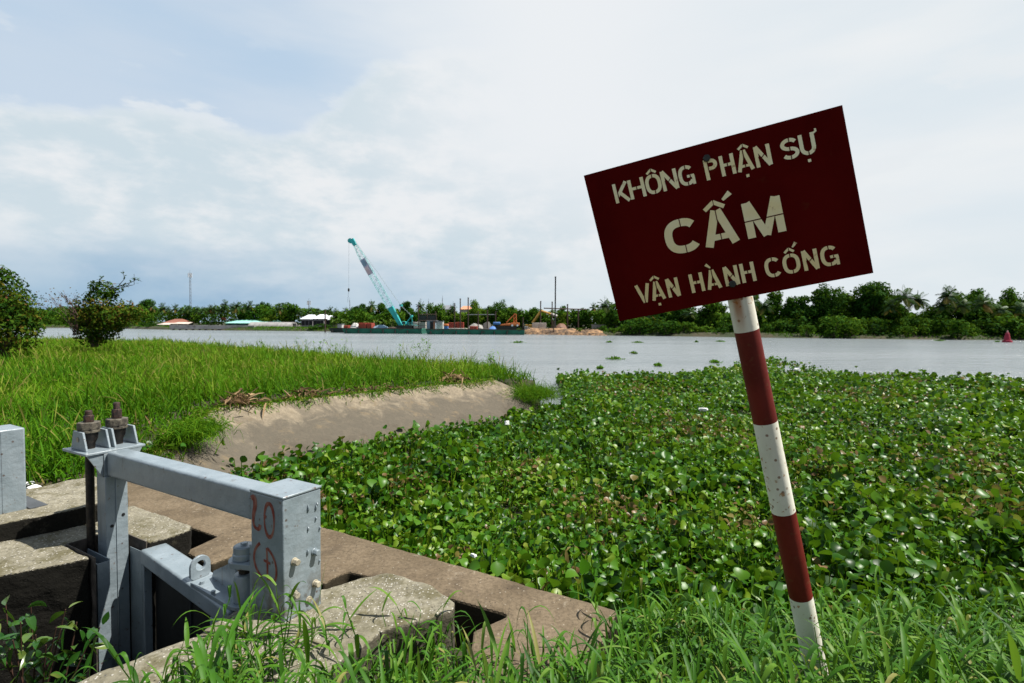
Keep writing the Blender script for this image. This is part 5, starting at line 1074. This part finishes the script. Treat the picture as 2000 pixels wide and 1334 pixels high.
ex = empty("excavator", aty(1040, 643, 121)); tag(ex, "yellow excavator boom reaching over the white blocks", "excavator"); mb = MB(); pbeam(mb, (1040, 631), (1057, 607), .28, 120, 8); pbeam(mb, (1057, 607), (1076, 613.5), .24, 120, 8); obj("boom", mb, YEL, ex); mb = MB(); pbeam(mb, (1076, 613), (1088, 617.5), .30, 120, 8); obj("bucket_arm", mb, TARP, ex); mb = MB(); a = aty(1026, 640, 120.5); b = aty(1040, 634, 120.5); mb.box(a[0], b[0], 120.5, 122.5, .95, b[2]); obj("body", mb, YEL, ex, bevel=.05)
mb = MB(); pbox(mb, 1156, 635.5, 1222, 645, 112, .3); mb.box(*(lambda a, b: (a[0], b[0], 111.9, 112.4, a[2] + .003, a[2] + .15))(aty(1155, 635.5, 112), aty(1223, 635.5, 112))); single("concrete_wall", "low pale concrete wall behind the bright shrubs left of the sign pole", "wall", mb, CONCG)
mb = MB(); pbox(mb, 1209.5, 627, 1212, 634, 111.5, .2); single("white_marker_post", "white marker post at the end of the low wall", "post", mb, WHT)

# ---- houses on the left stretch
def house(name, label, x0, x1, ye, yr, yb, Y, dep, roofm, wallm, hip=6, windows=0, cat="house"):
    a = aty(x0, ye, Y); b = aty(x1, ye, Y); zr = aty(x0, yr, Y)[2]; z0 = .75; e = empty(name, ((a[0] + b[0]) / 2, Y + dep / 2, z0)); tag(e, label, cat); h = hip * m_(Y); o_ = .35
    mb = MB(); mb.box(a[0] + o_, b[0] - o_, Y + o_, Y + dep - o_, z0 - .3, a[2]); w = obj("wall", mb, wallm, e)
    for i in range(windows):
        x = a[0] + o_ + (i + .5) * (b[0] - a[0] - 2 * o_) / windows; mb = MB(); mb.box(x - .45, x + .45, Y + o_ - .05, Y + o_ - .004, z0 + .7, min(a[2] - .15, z0 + 2.0)); obj("window", mb, DARK, w)
    mb = MB(); zm = Y + dep / 2; A_ = [(a[0], Y, a[2] + .004), (b[0], Y, a[2] + .004), (b[0], Y + dep, a[2] + .004), (a[0], Y + dep, a[2] + .004)]; R0, R1 = (a[0] + h, zm, zr), (b[0] - h, zm, zr)
    mb.add(A_ + [R0, R1], [(0, 1, 5, 4), (1, 2, 5), (2, 3, 4, 5), (3, 0, 4), (3, 2, 1, 0)]); obj("roof", mb, roofm, e); return e
house("long_shed", "long low building with a mint green sheet roof", 438, 541, 631, 624, 638, 158, 10, MINT, DKTEAL, 10, 6, "building")
house("tiled_house", "low house with a brown tiled hip roof on the far bank", 316, 347, 630.5, 622.5, 640, 162, 9, TILE, CREAM, 8, 2)
for x0, x1, y0, lab in ((310, 334, 630.5, "pale awning in front of the brown tiled roof, left one"), (337, 371, 629, "pale awning in front of the brown tiled roof, right one")):
    a = aty(x0, y0, 158); b = aty(x1, y0, 158); e = empty("awning", ((a[0] + b[0]) / 2, 158, .8)); tag(e, lab, "awning", "pale awnings"); mb = MB(); mb.slab([(a[0] + .4, 160, a[2]), (b[0] - .4, 160, a[2]), (b[0], 157, a[2] - .5), (a[0], 157, a[2] - .5)], (0, 0, -.12)); obj("sheet", mb, far_mat('cream_awning', (.52, .45, .38)), e)
    for x in (a[0] + .3, b[0] - .3): mb = MB(); mb.tube([(x, 157.2, .5), (x, 157.2, a[2] - .62)], .06, 6); obj("leg", mb, GREYM, e)
    mb = MB(); mb.box(a[0] + .8, b[0] - .8, 159.2, 159.9, .5, a[2] - .45); obj("back_panel", mb, DARK, e)
sh = empty("grey_shed", aty(528, 640, 153)); tag(sh, "long grey barrel-roofed shed in front of the mint green roof", "shed"); mb = MB(); a = aty(484, 639, 153); b = aty(568, 639, 153); zt_ = aty(530, 629, 153)[2]; q = [(153 + 2.6 - 2.6 * math.cos(t_), .95 + (zt_ - .95) * math.sin(t_)) for t_ in np.linspace(0, math.pi, 13)]
mb.slab([(a[0], y, z) for y, z in q], (b[0] - a[0], 0, 0)); obj("barrel_roof", mb, CONCG, sh, smooth=True); mb = MB(); c_ = aty(567, 635, 153); mb.box(b[0] + .01, b[0] + .12, 154.4, 156.6, .95, zt_ - .4); obj("end_opening", mb, DARK, sh); mb = MB(); mb.tube([(b[0] + 1.2, 154.5, .8), (b[0] + 1.2, 154.5, 1.5)], .9, 8); obj("stone_pile", mb, STONE, sh)
for x0, x1, yr, ye, Y, lab in ((585, 612, 614, 623, 150, "house with white gabled roof, leftmost of the three"), (608, 634, 613.5, 622.5, 146, "house with white gabled roof, middle of the three"), (628, 653, 615.5, 624, 148, "house with white gabled roof, rightmost of the three")):
    house("white_roofed_house", lab, x0, x1, ye, yr, 636, Y, 8, WHT, far_mat('grey_house_wall', (.24, .23, .24)), 7, 3)
qw = empty("quay_wall", aty(415, 645, 142.8)); tag(qw, "long plain grey concrete quay wall at the waterline", "quay wall"); mb = MB(); a = aty(331, 642, 142.5); b = aty(497, 642, 142.5); zt_ = aty(415, 635.5, 142.5)[2]; mb.box(a[0], b[0], 142.5, 143.1, .30, zt_); obj("panel", mb, CONCG, qw, bevel=.03); mb = MB()
for i in range(13): x = a[0] + .8 + i * (b[0] - a[0] - 1.6) / 12; mb.box(x - .2, x + .2, 142.6, 143.0, -.6, .296)
obj("footing", mb, RUSTF, qw)
house("red_roofed_house", "distant house with red roof and white wall between the two bushes", 104, 132, 608, 602, 628, 205, 9, REDT, WHT, 5, 2); house("orange_roofed_house", "orange roof rising above the trees behind the two dark piles", 897, 920, 604, 596.5, 640, 150, 9, ORT, CREAM, 5, 1); house("grey_roofed_house", "dark grey roof end above the bright trees left of the piles", 863, 880, 604, 595, 640, 150, 8, GREYM, CREAM, 1, 1)
mt = empty("water_tank", aty(437, 640, 166)); tag(mt, "round red water tank above the left end of the mint roof", "water tank"); p = aty(437, 622.5, 166); mb = MB(); mb.lathe(p, [(.2, -.55), (.62, -.4), (.68, 0), (.62, .4), (.2, .55)], 14); obj("tank", mb, REDT, mt, smooth=True)
for dx_ in (-.4, .4):
    mb = MB(); mb.tube([(p[0] + dx_, 166, .5), (p[0] + dx_, 166, p[2] - .5)], .06, 5); obj("leg", mb, GREYM, mt)
def mast(px, y0, Y, wb, wt, label, name="lattice_mast", cat="antenna mast", top=True):
    p = aty(px, y0, Y); e = empty(name, (p[0], Y, .8)); tag(e, label, cat, "antenna masts"); m = m_(Y); n = 16; mb = MB(); zs_ = np.linspace(.8, p[2], n)
    for i in range(n - 1):
        for k in range(3):
            def c(i, k): t_ = i / (n - 1); r_ = (wb * (1 - t_) + wt * t_) * m / 2; q = 2 * math.pi * k / 3 + .4; return (p[0] + r_ * math.cos(q), Y + r_ * math.sin(q), zs_[i])
            mb.tube([c(i, k), c(i + 1, k)], .055, 4); mb.tube([c(i, k), c(i + 1, (k + 1) % 3)], .025, 4)
    obj("lattice", mb, GREYM, e)
    if top:
        for k in range(3):
            q = 2 * math.pi * k / 3; mb = MB(); x, y = p[0] + .55 * math.cos(q), Y + .55 * math.sin(q); mb.box(x - .15, x + .15, y - .1, y + .1, p[2] - 1.6, p[2] - .1); obj("antenna_panel", mb, WHT, e)
    mb = MB(); mb.tube([(p[0], Y, p[2]), (p[0], Y, p[2] + .9)], .04, 5); obj("spike", mb, GREYM, e)
mast(371, 533, 190, 4.2, 2.6, "tall lattice antenna mast above the palms on the left bank"); mast(603, 587, 200, 2, 1.2, "short distant mast above the white roofed houses"); mast(837, 588, 190, 1.2, .8, "tiny distant mast left of the dark piles", top=False); mast(864, 582, 190, 1.2, .6, "thin distant rod above the grey roof", top=False); mast(683, 586, 190, 1.2, .6, "thin distant rod left of the crane boom", top=False)
# ---- buoy
p = atz(1967, 668.5, 0); by = empty("channel_buoy", p); tag(by, "dark red cone-shaped channel buoy on the river at the right", "buoy"); s = m_(p[1]) * .86
mb = MB(); mb.lathe(p, [(9 * s, -.3), (9.5 * s, .02), (9 * s, 4 * s), (6.5 * s, 4.5 * s)], 18); obj("float", mb, BUOY, by); mb = MB(); mb.lathe(p, [(6.2 * s, 4.6 * s), (5.2 * s, 12 * s), (3.6 * s, 20 * s), (2.4 * s, 22 * s)], 14); obj("tower", mb, BUOY, by); mb = MB(); mb.lathe(p, [(1.6 * s, 22.1 * s), (1.8 * s, 25 * s), (.8 * s, 26.5 * s)], 10); obj("lantern", mb, far_mat('pale_red_lantern', (.40, .20, .20)), by)
# ---- floating clumps on the river
for px, py, wpx, lab in ((1198, 702, 32, "largest floating leaf clump on the open river, left of the sign pole"), (1012, 669.5, 24, "long flat leaf clump on the river below the orange machine"), (1190, 669, 12, "small leaf clump on the river under the low wall"), (1246, 669.5, 20, "thin leaf clump on the river left of the sign pole, near the far bank"), (1238, 691, 12, "tiny leaf clump on the river above the largest clump's right"), (1407, 667.5, 18, "leaf clump on the river just left of the sign pole near the far bank"), (1286, 715.5, 16, "leaf clump on the river close to the mat, left of the pole"), (1396, 709, 22, "leaf clump beside the mat just left of the pole"), (1172, 721, 10, "tiny leaf clump on the river at the edge of the mat"), (1836, 666, 16, "bright leaf clump on the river left of the red buoy"), (1948, 668, 8, "dark scrap of leaves beside the red buoy"), (1360, 668.5, 9, "speck of leaves midway to the far bank left of the pole")):
    c = atz(px, py, 0); r = np.random.default_rng(int(px)); w = wpx * c[1] / FPX; n = int(60 + 40 * min(4, w)); P = c + np.stack([r.normal(0, w / 4.2, n), r.normal(0, w / 5, n), r.uniform(.0, .06, n)], 1); hgt = np.exp(-((P[:, 0] - c[0]) / (w / 2.2)) ** 2)
    V, F, k = strips(P, randdir(n, r, 15, 80), (.07 + .14 * hgt) * r.uniform(.6, 1.2, n) * (1 + c[1] / 200), .07 * (1 + c[1] / 90), [.3, .8, 1, .1], r.uniform(.1, .6, n), .2, nrm(r.normal(0, .4, (n, 3)) + [0, 0, 1])); o = arr_mesh("floating_leaf_clump", V, F, np.repeat(r.uniform(.05, .55, n), k), GRASSM, None, c); tag(o, lab, "floating plant", "leaf clumps adrift on the river")

# ---- trees
PROTO = {}
def dup(root, loc, s, rz):
    c = root.copy(); COL.objects.link(c); c.location = tuple(loc); c.scale = s; c.rotation_euler = (0, 0, rz)
    for ch in root.children:
        d = ch.copy(); COL.objects.link(d); d.parent = c
    return c
def mk_palm(seed, lean=.6, nf=19, droop=1.0):
    r = np.random.default_rng(seed); e = empty("coconut_palm", (0, 0, 0)); H = 8.0; ln = r.uniform(-lean, lean); mb = MB()
    tr = [(ln * (z / H) ** 1.6, .15 * math.sin(z), z) for z in np.linspace(-.3, H, 7)]; mb.tube(tr, np.linspace(.22, .12, 7).tolist(), 8); obj("trunk", mb, BUFF, e); top = np.array(tr[-1]); lst = []
    for i in range(nf):
        az = i * 2.4 + r.normal(0, .15); q = i / (nf - 1); el = math.radians(80 - 108 * q ** .9 * droop + r.normal(0, 6)); L_ = r.uniform(2.7, 3.5) * (1 - .12 * q); bend = .10 + .42 * max(0, math.cos(el)) ** 1.5
        d = np.array([math.cos(az) * math.cos(el), math.sin(az) * math.cos(el), math.sin(el)]); tt = np.linspace(.06, 1, 22); C = top + L_ * (tt[:, None] * d * (1 - .25 * bend * tt[:, None]) + bend * tt[:, None] ** 2 * np.array([0, 0, -1.0])); T = nrm(np.gradient(C, axis=0)); S = nrm(np.cross(T, [0, 0, 1.0])); rv = np.clip(r.normal(.38, .16) if q < .82 else r.normal(.84, .07), 0, 1)
        for sg in (-1, 1):
            D = nrm(S * sg + T * .55 + np.array([0, 0, -.35])); ll = .85 * np.sin(np.pi * np.clip(tt * .9 + .08, 0, 1)) ** .6
            V, F, k = strips(C, D, ll, .115, [.8, 1, .1], .35, .0, nrm(T + [0, 0, .6])); lst.append((V, F, np.clip(np.full(len(V), rv) + r.normal(0, .05), 0, 1)))
        V, F, k = strips(top[None], d[None], L_, .09, [1.2, 1, .8, .5, .2], bend, .3); lst.append((V, F, np.full(len(V), max(rv, .6))))
    V, F, R_ = join(lst); arr_mesh("crown", V, F, R_, PALMM, e); return e, H + 2.4, 6.0
def mk_tree(seed, W_=6.0, H=8.0, nb=16, leaf=.30, per=200, flat=.75, trunk=.14, layered=False, bright=0.0, kind_="broadleaf_tree"):
    r = np.random.default_rng(seed); e = empty(kind_, (0, 0, 0)); cz = H * (1 + trunk) / 2; rh = H * (1 - trunk) / 2; bl = []
    for i in range(nb):
        d = nrm(r.normal(size=3)); q = r.uniform(.35, .85); rad = r.uniform(.14, .27) * W_ * (.75 if layered else 1); c = np.array([d[0] * q * W_ / 2, d[1] * q * W_ / 2, cz + d[2] * q * rh])
        if layered: c[2] = H * trunk + round((c[2] - H * trunk) / (H * .14)) * H * .14
        bl.append((c, rad))
    P = []; Nn = []; R_ = []
    for c, rad in bl:
        n = int(per * (rad / (.2 * W_)) ** 2); d = nrm(r.normal(size=(n, 3))); s = r.uniform(.45, 1.12, n)[:, None]; P.append(c + d * s * np.array([rad, rad, rad * (flat if not layered else .35)])); Nn.append(nrm(d + r.normal(0, .6, (n, 3)) + [0, 0, .3])); R_.append(np.clip(r.normal(.40 + bright, .06) + r.normal(0, .13, n), 0, 1))
    P = np.concatenate(P); V, F, k = cards(P, np.concatenate(Nn), leaf * r.uniform(.6, 1.3, len(P)), r, .5); arr_mesh("crown", V, F, np.repeat(np.concatenate(R_), k), TREEM, e, smooth=False)
    mb = MB(); mb.tube([(0, 0, -.4), (.1, .05, H * trunk), (.0, .1, H * .7)], [.26, .17, .06], 7)
    for c, rad in bl[:8]: mb.tube([(.06, .05, H * trunk * .8), tuple(c * np.array([.5, .5, 1]) - np.array([0, 0, .6])), tuple(c)], [.10, .06, .02], 5)
    obj("trunk", mb, BARK, e); return e, H, W_
def mk_shrub(seed, bright=.15):
    r = np.random.default_rng(seed); e = empty("waterside_shrub", (0, 0, 0)); bl = [(np.array([r.uniform(-1.3, 1.3), r.uniform(-.7, .7), r.uniform(.2, 1.7) ** 1.0]), r.uniform(.28, .75)) for _ in range(13)]; V, F, k, P = blob_leaves(r, bl, 150, .17); arr_mesh("foliage", V, F, np.repeat(np.clip(r.normal(.4 + bright, .17, len(P)), 0, 1), k), TREEM, e, smooth=False)
    mb = MB()
    for c, rad in bl[:6]: mb.tube([(c[0] * .2, c[1] * .2, -.3), tuple(c)], [.05, .02], 5)
    obj("stems", mb, BARK, e); return e, 2.1, 3.2
def mk_banana(seed):
    r = np.random.default_rng(seed); e = empty("banana_clump", (0, 0, 0)); lst = []; mb = MB()
    for i in range(4):
        b = np.array([r.uniform(-1, 1), r.uniform(-.6, .6), 0]); h = r.uniform(1.1, 1.9); mb.tube([tuple(b - [0, 0, .3]), tuple(b + [0, 0, h])], [.13, .08], 7); n = 8; az = r.uniform(0, 6.28, n); el = np.radians(r.uniform(25, 80, n)); D = np.stack([np.cos(az) * np.cos(el), np.sin(az) * np.cos(el), np.sin(el)], 1)
        V, F, k = strips(np.repeat((b + [0, 0, h])[None], n, 0), D, r.uniform(1.1, 1.7, n), .42, [.2, .8, 1, .95, .7, .1], r.uniform(.2, .8, n), .2); lst.append((V, F, np.repeat(r.uniform(.2, .9, n), k)))
    V, F, R_ = join(lst); arr_mesh("leaves", V, F, R_, BANANAM, e); obj("stalks", mb, plain('banana_stalk', (.10, .13, .03), scale=1.0), e); return e, 3.0, 3.6
KINDS = {'palm': [lambda: mk_palm(1), lambda: mk_palm(2, .9, 21), lambda: mk_palm(3, .4, 17, .92), lambda: mk_palm(4, 1.0, 22, 1.08)], 'round': [lambda: mk_tree(11), lambda: mk_tree(12, 6, 7.5, 22, .28, 190, .8, .12), lambda: mk_tree(13, 6.5, 7, 20, .28, 200, .7, .12)], 'tall': [lambda: mk_tree(21, 4.2, 9.5, 24, .26, 150, .9, .12), lambda: mk_tree(22, 3.6, 9, 22, .25, 140, .8, .14)], 'layer': [lambda: mk_tree(31, 6.5, 8.5, 34, .24, 90, .55, .2), lambda: mk_tree(32, 6, 9, 40, .22, 70, .6, .18)], 'bright': [lambda: mk_tree(41, 6, 6.5, 20, .28, 200, .8, .10, False, .30), lambda: mk_tree(42, 6, 6, 20, .26, 200, .8, .08, False, .26)], 'conifer': [lambda: mk_tree(51, 4.2, 9, 34, .22, 90, .9, .16, False, -.1)], 'shrub': [lambda: mk_shrub(61, -.02), lambda: mk_shrub(62, .16), lambda: mk_shrub(63, -.14)], 'banana': [lambda: mk_banana(71), lambda: mk_banana(72)]}
WORD = {'palm': ('coconut palm', 'palm'), 'round': ('round-crowned dark green tree', 'tree'), 'tall': ('slim upright tree', 'tree'), 'layer': ('loose open-crowned tree', 'tree'), 'bright': ('bright yellow-green tree', 'tree'), 'conifer': ('dark pointed tree', 'tree'), 'shrub': ('waterside shrub', 'shrub'), 'banana': ('banana clump', 'banana plant')}
GRP = {'palm': 'coconut palms on the far bank', 'shrub': 'shrubs along the far waterline', 'banana': 'banana clumps behind the crane barge'}
T = []
def add(kd, px, ytop, wpx=None, dY=8): T.append((kd, px, ytop, wpx, dY))
rr_ = random.Random(4)
for px, y in ((60, 604), (84, 602), (95, 600), (268, 594), (300, 588), (316, 590), (330, 596), (342, 592), (356, 598), (371, 594), (387, 597), (399, 597), (411, 594), (421, 593), (433, 596), (442, 584), (455, 590), (466, 586), (476, 590), (487, 586), (546, 591), (590, 602), (605, 599), (619, 601), (645, 597), (656, 600), (676, 599), (725, 585), (822, 585), (884, 591), (1018, 601), (1158, 590), (1180, 580), (1260, 602), (1345, 600), (1470, 572), (1500, 582), (1762, 558), (1800, 566), (1838, 580), (1852, 556), (1876, 578), (1912, 572), (1995, 585), (1735, 582), (1955, 590)): add('palm', px, y, None, 21 if px < 660 else (15 if px < 1160 else 2.6))
for px, y, w in ((112, 596, 40), (288, 586, 36), (515, 586, 34), (560, 600, 30), (530, 604, 30), (690, 597, 22), (714, 590, 46), (745, 593, 26), (795, 586, 34), (1000, 594, 26), (1038, 597, 30), (1097, 595, 22), (1130, 599, 32), (1195, 590, 34), (1225, 608, 50), (1290, 598, 60), (1335, 594, 60), (1390, 585, 60), (1700, 554, 72), (1745, 572, 50), (1880, 559, 80), (1940, 577, 46), (2030, 560, 70), (1560, 575, 60), (1675, 585, 50), (1820, 590, 50), (955, 594, 30), (480, 604, 36), (375, 606, 36), (640, 612, 30), (1910, 595, 50)): add('round', px, y, w, 25 if px < 660 else (17 if px < 1160 else 8))
for px, y, w in ((572, 588, 20), (1440, 578, 26), (1475, 566, 30), (1510, 562, 36), (1600, 556, 40), (1645, 560, 44), (1540, 574, 30), (860, 602, 22), (1055, 600, 18)): add('tall', px, y, w, 22 if px < 660 else (16 if px < 1160 else 7))
add('layer', 975, 581, 36, 17); add('layer', 1622, 546, 66, 6); add('layer', 1715, 552, 60, 9); add('conifer', 1974, 551, 40, 12); add('conifer', 1170, 600, 24, 9)
for px, y, w in ((660, 610, 34), (852, 591, 40), (880, 606, 40), (932, 588, 34), (825, 604, 40), (760, 606, 34), (690, 612, 36), (525, 616, 40), (1104, 610, 22), (1100, 624, 20), (905, 612, 36), (990, 612, 36), (1010, 620, 30)): add('bright', px, y, w, 22 if px < 660 else 14)
for px in range(655, 800, 19): add('banana', px + rr_.uniform(-4, 4), 621 + rr_.uniform(-3, 4), None, 3.5)
sx_ = -20
while sx_ < 2080:
    if not (305 < sx_ < 600 or 640 < sx_ < 1165): add('shrub', sx_, (626 if sx_ < 640 else (634 if sx_ < 1450 else 628)) + rr_.uniform(-12, 12), None, (2.2 if sx_ < 1180 else 1.3) + rr_.uniform(-.8, 1.2))
    sx_ += rr_.uniform(15, 25) if sx_ < 1160 else rr_.uniform(17, 27)
for px, y in ((1132, 645), (1165, 641), (1190, 640), (1210, 637), (1235, 630), (1260, 640), (1720, 632), (1745, 640)): add('shrub', px, y, None, 1.2)
LM = [(185, "the vine-covered shrub"), (371, "the tall antenna mast"), (490, "the mint roof"), (615, "the white roofed houses"), (735, "the crane boom"), (905, "the two dark piles"), (995, "the orange machine"), (1085, "the tallest black pile"), (1205, "the sign board's lower left corner"), (1447, "the sign pole"), (1706, "the sign board's lower right corner"), (1967, "the red buoy")]
ORD = ['nearest', 'second', 'third', 'fourth', 'fifth', 'sixth', 'seventh', 'eighth', 'ninth', 'tenth', 'eleventh', 'twelfth', 'thirteenth', 'fourteenth', 'fifteenth', 'sixteenth']
groups = {}
for i, tr in enumerate(T):
    lx, lw = min(LM, key=lambda q: abs(q[0] - tr[1])); side = 'left' if tr[1] < lx else 'right'; groups.setdefault((tr[0], lw, side), []).append((abs(tr[1] - lx), i))
LABEL = {}
for (kd, lw, side), mem in groups.items():
    for n, (_, i) in enumerate(sorted(mem)): LABEL[i] = f"{WORD[kd][0]}, {ORD[n]} to the {side} of {lw}"
used = {}
for i, (kd, px, ytop, wpx, dY) in enumerate(T):
    Y = shoreY(px) + dY + rr_.uniform(0, 2.5); p = aty(px, ytop, Y); zb_ = .7 if dY > 1.5 else .35; var = rr_.randrange(len(KINDS[kd]))
    if (kd, var) not in PROTO: PROTO[(kd, var)] = KINDS[kd][var]()
    root, H, Wd = PROTO[(kd, var)]; h = max(1.2, p[2] - zb_); sz = h / H; sxy = sz if wpx is None else wpx * m_(Y) / Wd
    if kd == 'shrub': sxy = max(sz, .8) * rr_.uniform(.9, 1.5)
    if kd == 'palm': sxy = max(sz, .62) * rr_.uniform(.82, 1.0) * (1.22 if px > 1160 else 1)
    loc = (far_x(px, Y), Y, zb_); rz = rr_.uniform(0, 6.28)
    if (kd, var) in used: o = dup(root, loc, (sxy, sxy, sz), rz)
    else: used[(kd, var)] = 1; o = root; o.location = loc; o.scale = (sxy, sxy, sz); o.rotation_euler = (0, 0, rz)
    tag(o, LABEL[i], WORD[kd][1], GRP.get(kd, 'trees on the far bank'))
# the mass of undergrowth behind and between them
rng = np.random.default_rng(99); n = 110000; px = rng.uniform(-250, 2300, n); Yb = np.array([np.interp((q - 1000) / FPX, [s[0] / s[1] for s in SH], SH[:, 1]) for q in px]); off = rng.uniform(8, 22, n) + np.where(px < 660, 8, 0) + np.where((px > 1180), -1, 0); hmax = np.where(px < 650, 6.0, np.where(px < 1180, 4.2, 2.6 + .14 * (off - 7))) * (.55 + .9 * fbm(px * .03, off * .12, 3)); Yq = Yb + off; P = np.stack([far_x(px, Yq), Yq, .6 + hmax * rng.random(n) ** .7], 1)
keep = ~((px > 300) & (px < 660) & (off < 22)) & ~((px > 790) & (px < 1165) & (off < 15)); P = P[keep]; px = px[keep]; V, F, k = cards(P, nrm(rng.normal(size=(len(P), 3)) + [0, -.3, .5]), rng.uniform(.22, .55, len(P)), rng); kind(arr_mesh("undergrowth", V, F, np.repeat(np.clip(.15 + .6 * fbm(px * .07, P[:, 1] * .15 + P[:, 2] * .6, 3) + rng.normal(0, .14, len(P)), 0, 1), k), TREEM, smooth=False), 'stuff', "dense undergrowth filling the far bank behind the trees")
n = 26000; px = rng.uniform(-250, 2300, n); px = px[~((px > 1020) & (px < 1150)) & ((px < 1000) | (rng.random(n) < .45 + .5 * (np.abs(px - 1500) < 40)))]; n = len(px); Yb = np.array([np.interp((q - 1000) / FPX, [s[0] / s[1] for s in SH], SH[:, 1]) for q in px]); off = rng.uniform(.2, 7, n) ** 1.0; Yq = Yb + off; P = np.stack([far_x(px, Yq), Yq, np.interp(off, [0, .6, 2, 5], [.0, .3, .7, .85])], 1)
V, F, k = strips(P, randdir(n, rng, 35, 90), rng.uniform(.3, .75, n), .13, [1, .9, .1], .3, .2, nrm(rng.normal(0, 1, (n, 3)))); kind(arr_mesh("far_bank_grass", V, F, np.repeat(np.clip(rng.normal(np.where(px > 1180, .10, .33), .2, n), 0, .9), k), GRASSM), 'stuff', "strip of bright grass along the far waterline")  # right-hand grass coloured darker for the shade under overhanging trees
